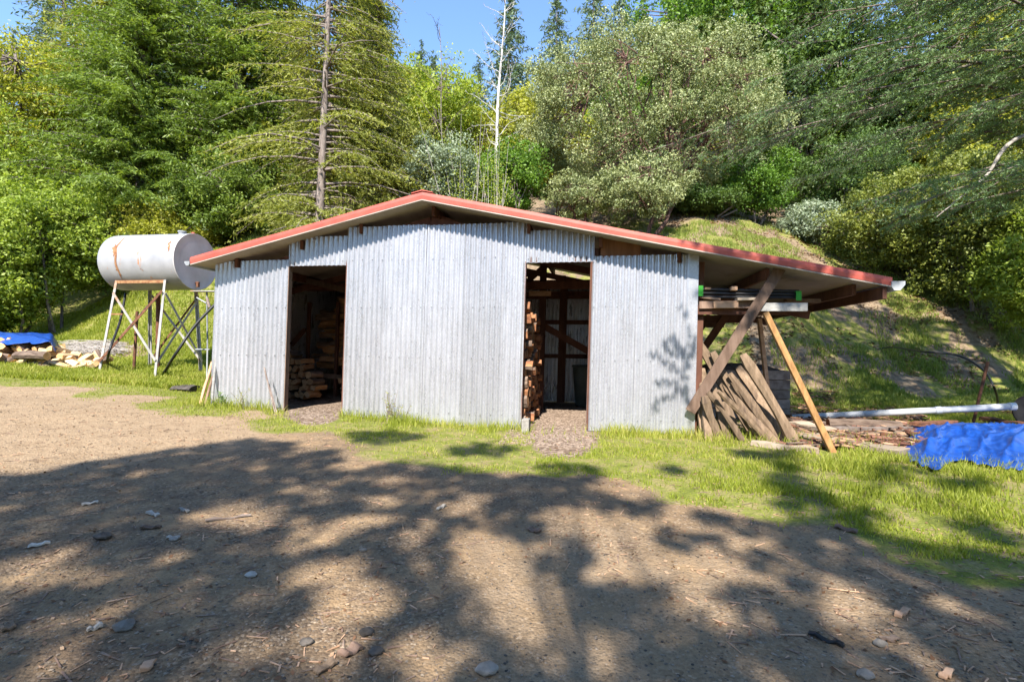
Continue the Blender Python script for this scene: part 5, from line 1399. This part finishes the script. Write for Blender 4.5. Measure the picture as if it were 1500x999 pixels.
# ------------------------------------------------------------------ grass, stones, chips
rg = np.random.default_rng(55)
def blades(n, sampler, hfun, wid, mat, name, keep):
    X, Y = sampler(n); gmk, cmk, hmk, px, py = masks(X, Y)
    k = keep(X, Y, gmk, cmk, hmk, px, py) > rg.random(len(X))
    X, Y, px, py = X[k], Y[k], px[k], py[k]; Z = G(X, Y); n = len(X); h = hfun(X, Y, px, py) * (.5 + .8 * rg.random(n))
    a = rg.random(n) * 6.28; lean = .15 + .5 * rg.random(n); b = rg.random(n) * 6.28
    w = wid * (.6 + .8 * rg.random(n))
    S = np.stack([np.cos(a), np.sin(a), np.zeros(n)], 1) * w[:, None] / 2
    Ld = np.stack([np.cos(b), np.sin(b), np.zeros(n)], 1) * (lean * h)[:, None]
    P = np.stack([X, Y, Z - .01], 1); U = np.array([0, 0, 1])
    V = np.stack([P - S, P + S, P + S * .7 + Ld * .35 + U * (h * .55)[:, None], P - S * .7 + Ld * .35 + U * (h * .55)[:, None], P + Ld + U * h[:, None]], 1).reshape(-1, 3)
    base = np.arange(n)[:, None] * 5
    mb = MB(); r_ = np.clip(.25 + .5 * fbm(X * 1.2, Y * 1.2, 71) - .25 + .5 * rg.random(n), 0, 1)
    mb.add(V, base + np.array([0, 1, 2, 3]), 0, False, np.repeat(r_, 5))
    mb.F.append(base + np.array([3, 2, 4])); mb.m.append(np.zeros(n, int)); mb.sm.append(np.zeros(n, bool))
    o = mb.build(name, mat, attr=True); o['kind'] = 'stuff'
    print(name, n)
    return o
def wall_y(X): return 7.421 - SL * X
def s_near(n):
    px = rg.random(n) * 1640 - 70; Y = 3.2 + rg.random(n) * 9.5
    return (px - 750) / 750 * Y, Y
def inshed(X, Y):
    u = (X - A0[0]) * EV[0] + (Y - A0[1]) * EV[1]; v = (X - A0[0]) * NV[0] + (Y - A0[1]) * NV[1]
    return (u > uL - .05) & (u < uR + .03) & (v > -.03) & (v < 4.1), u, v
def keep_near(X, Y, gr, ch, hi, px, py):
    ins, u, v = inshed(X, Y)
    patch = sm(.44, .62, fbm(X * 2.6, Y * 2.6, 81)) 
    foot = np.clip(1 - np.abs(v + .12) / .28, 0, 1) * (u > uL) * (u < uR)
    patch = np.maximum(patch, .8 * sm(480, 380, px)); p = gr * (.10 + .9 * patch) * (1 - .95 * ch) + .0
    p = np.maximum(p, foot * (1 - ch) * .8)
    thin = sm(0, 55, np.interp(px, DIRT_EDGE[0], DIRT_EDGE[1]) + 20 - py)
    return np.where(ins, 0, p * (.25 + .75 * thin) * np.clip(1 - .8 * hi, 0, 1))
def h_near(X, Y, px, py):
    ins, u, v = inshed(X, Y)
    tall = np.clip(1 - np.abs(v + .15) / .45, 0, 1) * (u > uL - .4) * (u < uR + 3)
    right = sm(1000, 1250, px) * .05 * sm(790, 690, py)
    return .030 + .10 * tall * (.5 + fbm(X * 3, Y * 3, 91)) + right + .03 * fbm(X * 1.7, Y * 1.7, 92)
blades(330000, s_near, h_near, .010, M['grass'], "grass", keep_near)
def s_bank(n):
    px = rg.random(n) * 1640 - 70; Y = 10.5 + rg.random(n) ** 1.2 * 13
    return (px - 750) / 750 * Y, Y
def keep_bank(X, Y, gr, ch, hi, px, py):
    ins, u, v = inshed(X, Y)
    vis = (px > 340) & ~((px > 330) & (px < 1130) & (py > 400))
    return np.where(ins | ~vis, 0, sm(.42, .62, fbm(X * 1.3, Y * 1.3, 83)) * np.clip(1 - .75 * hi, 0, 1))
def keep_left(X, Y, gr, ch, hi, px, py): return np.where(inshed(X, Y)[0] | (px > 340), 0, (.35 + .65 * sm(.3, .5, fbm(X * 2, Y * 2, 84))) * np.clip(1 - .8 * hi, 0, 1))
blades(170000, lambda n: (lambda p, Y: ((p - 750) / 750 * Y, Y))(rg.random(n) * 420 - 70, 9.5 + rg.random(n) ** 1.2 * 9.5), lambda X, Y, px, py: .07 + .09 * fbm(X * 1.5, Y * 1.5, 95), .020, M['grass'], "meadow_grass", keep_left)
blades(420000, s_bank, lambda X, Y, px, py: .10 + .10 * fbm(X * 1.5, Y * 1.5, 95), .024, M['grassdry'], "bank_grass", keep_bank)
# dead leaves on the bank and on the slope
def scatter_cards(name, n, px0, px1, Y0, Y1, keep, size, mat, lift=.01):
    px = px0 + rg.random(n) * (px1 - px0); Y = Y0 + rg.random(n) * (Y1 - Y0); X = (px - 750) / 750 * Y
    k = keep(X, Y); X, Y = X[k], Y[k]; P = np.stack([X, Y, G(X, Y) + lift], 1); n = len(X)
    mb = MB(); s_ = size * (.5 + rg.random(n)); cards(mb, P, rg.normal(size=(n, 3)) * [1, 1, .25], rg.normal(size=(n, 3)) * .35 + [0, 0, 1], s_, s_ * .6, rg.random(n))
    o = mb.build(name, mat, attr=True); o['kind'] = 'stuff'
scatter_cards("fallen_leaves", 26000, 950, 1560, 9.5, 24, lambda X, Y: fbm(X * .8, Y * .8, 99) > .48, .09, M['leaf_dry'], .03)
scatter_cards("dry_leaf_litter", 5000, -60, 1560, 1.9, 8, lambda X, Y: (~inshed(X, Y)[0]) & (vn(X * .8, Y * .8, 14) > .3), .022, M['leaf_dry'], .006)
# stones in the drive
ico = np.array([(0, 0, 1), (.9, 0, .3), (.25, .85, .35), (-.7, .55, .3), (-.75, -.5, .35), (.3, -.85, .3), (.7, .5, -.35), (-.3, .85, -.3), (-.9, 0, -.3), (-.25, -.85, -.35), (.7, -.5, -.3), (0, 0, -1)])
icf = np.array([(0, 1, 2), (0, 2, 3), (0, 3, 4), (0, 4, 5), (0, 5, 1), (1, 6, 2), (2, 7, 3), (3, 8, 4), (4, 9, 5), (5, 10, 1), (6, 7, 2), (7, 8, 3), (8, 9, 4), (9, 10, 5), (10, 6, 1), (11, 7, 6), (11, 8, 7), (11, 9, 8), (11, 10, 9), (11, 6, 10)])
def stones(name, n, smin, smax, mat, seed, pw=2.6, region=None, flat=.55):
    r = np.random.default_rng(seed); Y = 1.7 + 7.0 * r.random(n) ** 1.3; px = -40 + r.random(n) * 1580; X = (px - 750) / 750 * Y
    if region is not None: X, Y = region(r, n)
    gmk, cmk, hmk, _, _ = masks(X, Y); ins = inshed(X, Y)[0]
    k = ((gmk < .6) | (r.random(len(X)) < .15)) & ~ins if region is None else np.ones(len(X), bool)
    X, Y = X[k], Y[k]; n = len(X); s_ = smin + (smax - smin) * r.random(n) ** pw
    sc = s_[:, None] * np.stack([1 + .6 * r.random(n), 1 + .0 * r.random(n), flat * (.6 + .6 * r.random(n))], 1)
    a = r.random(n) * 6.28; V = ico[None] * sc[:, None] * (1 + (r.random((n, 12, 1)) - .5) * .35)
    c_, d_ = np.cos(a)[:, None], np.sin(a)[:, None]
    V = np.stack([V[..., 0] * c_ - V[..., 1] * d_, V[..., 0] * d_ + V[..., 1] * c_, V[..., 2]], -1) + np.stack([X, Y, G(X, Y) + s_ * flat * .25], 1)[:, None]
    mb = MB(); mb.add(V.reshape(-1, 3), (np.arange(n)[:, None, None] * 12 + icf[None]).reshape(-1, 3), 0); o = mb.build(name, mat); o['kind'] = 'stuff'
stones("gravel", 26000, .0022, .009, M['gravel'], 1)
stones("dark_gravel", 3500, .003, .008, M['darkstone'], 2)
def door_region(u0, u1, v0, v1):
    def f(r, n):
        u = u0 + (u1 - u0) * r.random(n); v = v0 + (v1 - v0) * r.random(n)
        P = A0[:2] + u[:, None] * EV[:2] + v[:, None] * NV[:2]
        return P[:, 0], P[:, 1]
    return f
stones("wood_chips", 6500, .006, .022, M['chipwood'], 3, 1.5, door_region(uC - .15, uD + .1, -1.1, 2.9), .35)
stones("wood_chips", 3200, .006, .022, M['chipwood'], 4, 1.5, door_region(uA + .05, uB + .05, -.45, 2.4), .35)
# single pieces lying on the drive
PC = [((40, 803), (74, 797), .045, 'palechip', "long bleached wood chip at the left edge of the drive"), ((245, 789), (263, 790), .05, 'palechip', "pale curled chip on the drive above the left sunlit patch"), ((216, 752), (232, 757), .05, 'palechip', "small bleached chip left of the sunlit patch on the drive"),
      ((262, 747), (276, 751), .035, 'palechip', "thin bleached chip at the far side of the left sunlit patch"), ((120, 741), (143, 737), .04, 'palechip', "pale sliver on the shaded drive at the upper left"), ((127, 926), (150, 919), .04, 'palechip', "bleached chip on the near left drive beside the blue-grey stone"),
      ((500, 963), (526, 949), .055, 'brace', "weathered stick stub in the near sunlit patch on the drive"), ((462, 989), (490, 971), .04, 'oldwood', "grey stick pointing to the stick stub in the near drive"), ((212, 986), (220, 972), .04, 'tanwood', "short yellowish stub near the bottom edge of the drive"),
      ((1184, 930), (1237, 950), .02, 'black', "thin black stick lying in the right of the drive"), ((1222, 772), (1256, 781), .07, 'brace', "flat brown wood piece at the grass edge on the right"), ((1314, 905), (1330, 895), .03, 'tanwood', "short tan stick on the right of the drive"),
      ((774, 776), (790, 781), .06, 'brace', "dark brown wood scrap on the drive in front of the right doorway"), ((1380, 996), (1392, 984), .03, 'tanwood', "tan stick at the bottom edge right of centre"), ((0, 925), (24, 918), .05, 'oldwood', "grey stick at the left edge near the bottom"),
      ((300, 765), (368, 757), .012, 'rod', "long thin twig across the left sunlit patch"), ((205, 775), (236, 774), .03, 'bark', "dark bark strip on the shaded drive left of the sunlit patch"), ((640, 748), (652, 742), .04, 'palechip', "pale chip in the middle of the drive"), ((1290, 940), (1316, 938), .03, 'bark', "brown bark strip on the near right drive")]
for pa, pb_, w_, mt_, ll in PC:
    plank("wood_piece", mt_, pa, pb_, w_ * (.6 if mt_ == 'palechip' else 1), .014, ll, .012, "wood piece", None, .008)
SC = [((183, 920), .045, 'stone', "blue-grey flat stone on the near left drive"), ((368, 844), .03, 'palechip', "white square stone in the shaded middle of the drive"), ((255, 791), .03, 'stone', "small pale stone in the left sunlit patch"), ((150, 789), .05, 'darkstone', "dark brown clod on the shaded left drive"),
      ((449, 943), .03, 'darkstone', "small dark stone in the near sunlit patch"), ((1268, 990), .035, 'stone', "pale rounded stone at the bottom edge of the drive"), ((537, 928), .035, 'darkstone', "dark stone right of the near sunlit patch"), ((550, 957), .035, 'darkstone', "dark stone below the other near the stick stub"), ((1288, 945), .03, 'stone', "white pebble on the right of the drive"), ((713, 985), .05, 'stone', "round stone in the reddish soil at the bottom middle"), ((532, 807), .025, 'stone', "pale pebble pair on the drive's middle")]
for k, (p_, s_, mt_, ll) in enumerate(SC):
    q = gp(*p_); r = np.random.default_rng(700 + k); V = ico * s_ * np.array([1.2, 1, .6]) * (1 + (r.random((12, 1)) - .5) * .4) + np.array(q) + [0, 0, s_ * .3]
    mb = MB(); mb.add(V, icf); tag(mb.build("stone", M[mt_], origin=tuple(q), bevel=.006), ll, "stone")
mb = MB(); r = np.random.default_rng(66)
for k in range(3200):
    Y = 1.8 + 5.5 * r.random() ** 1.2; px_ = -30 + 1560 * r.random(); X = (px_ - 750) / 750 * Y
    if bool(inshed(np.array([X]), np.array([Y]))[0][0]) or vn(X * 1.5, Y * 1.5, 31) < .35: continue
    L1 = .012 + .05 * r.random() ** 3; a_ = r.random() * 6.28; c0 = np.array([X, Y, g(X, Y) + .004]); d = np.array([math.cos(a_), math.sin(a_), r.normal() * .08]) * L1
    mb.beam(c0 - d, c0 + d, .003 + .006 * r.random(), .003, UP, int(r.integers(3)), .6, .003, r)
tl_o = mb.build("twig_litter", [M['bark'], M['brace'], M['tanwood']]); tl_o['kind'] = 'stuff'
# tall dry weeds against the wall
def weed(px, Y, top, n, ll, seed, mat='lf_oak', spread=.10, leafn=14):
    b = at_g(px, Y, 600); r = np.random.default_rng(seed); root = thing("weed", ll, "weed", tuple(b)); ms = MB(); ml = MB(); H = ztop(px, top, Y) - b[2]
    for k in range(n):
        e = b + np.array([r.normal() * spread, r.normal() * .04 - .03, H * (.6 + .4 * r.random())]); s0 = b + r.normal(size=3) * [.05, .03, 0]
        ms.tube([s0, (s0 + e) / 2 + r.normal(size=3) * .02, e], [.005, .004, .002], 4, cap=False)
        f = .35 + .65 * r.random(leafn); P = s0 + (e - s0) * f[:, None] + r.normal(size=(leafn, 3)) * .02
        cards(ml, P, r.normal(size=P.shape), r.normal(size=P.shape), .03 * np.ones(leafn), .014 * np.ones(leafn), r.random(leafn))
    ms.build("stems", M['rod'], root); ml.build("leaves", M[mat], root, attr=True)
weed(572, 7.50, 566, 7, "tall thin dry weeds against the middle wall sheets", 1)
weed(590, 7.50, 590, 4, "shorter dry weeds right of the tall ones on the middle wall", 2)
weed(352, 7.95, 565, 4, "thin dry weeds against the left wall panel", 3)
weed(330, 8.0, 575, 5, "leafy green weed at the left wall panel's foot", 4, 'lf_bay', .12, 40)
weed(1385, 6.1, 662, 5, "leafy weed standing in front of the blue tarp", 5, 'lf_olive', .10, 30)
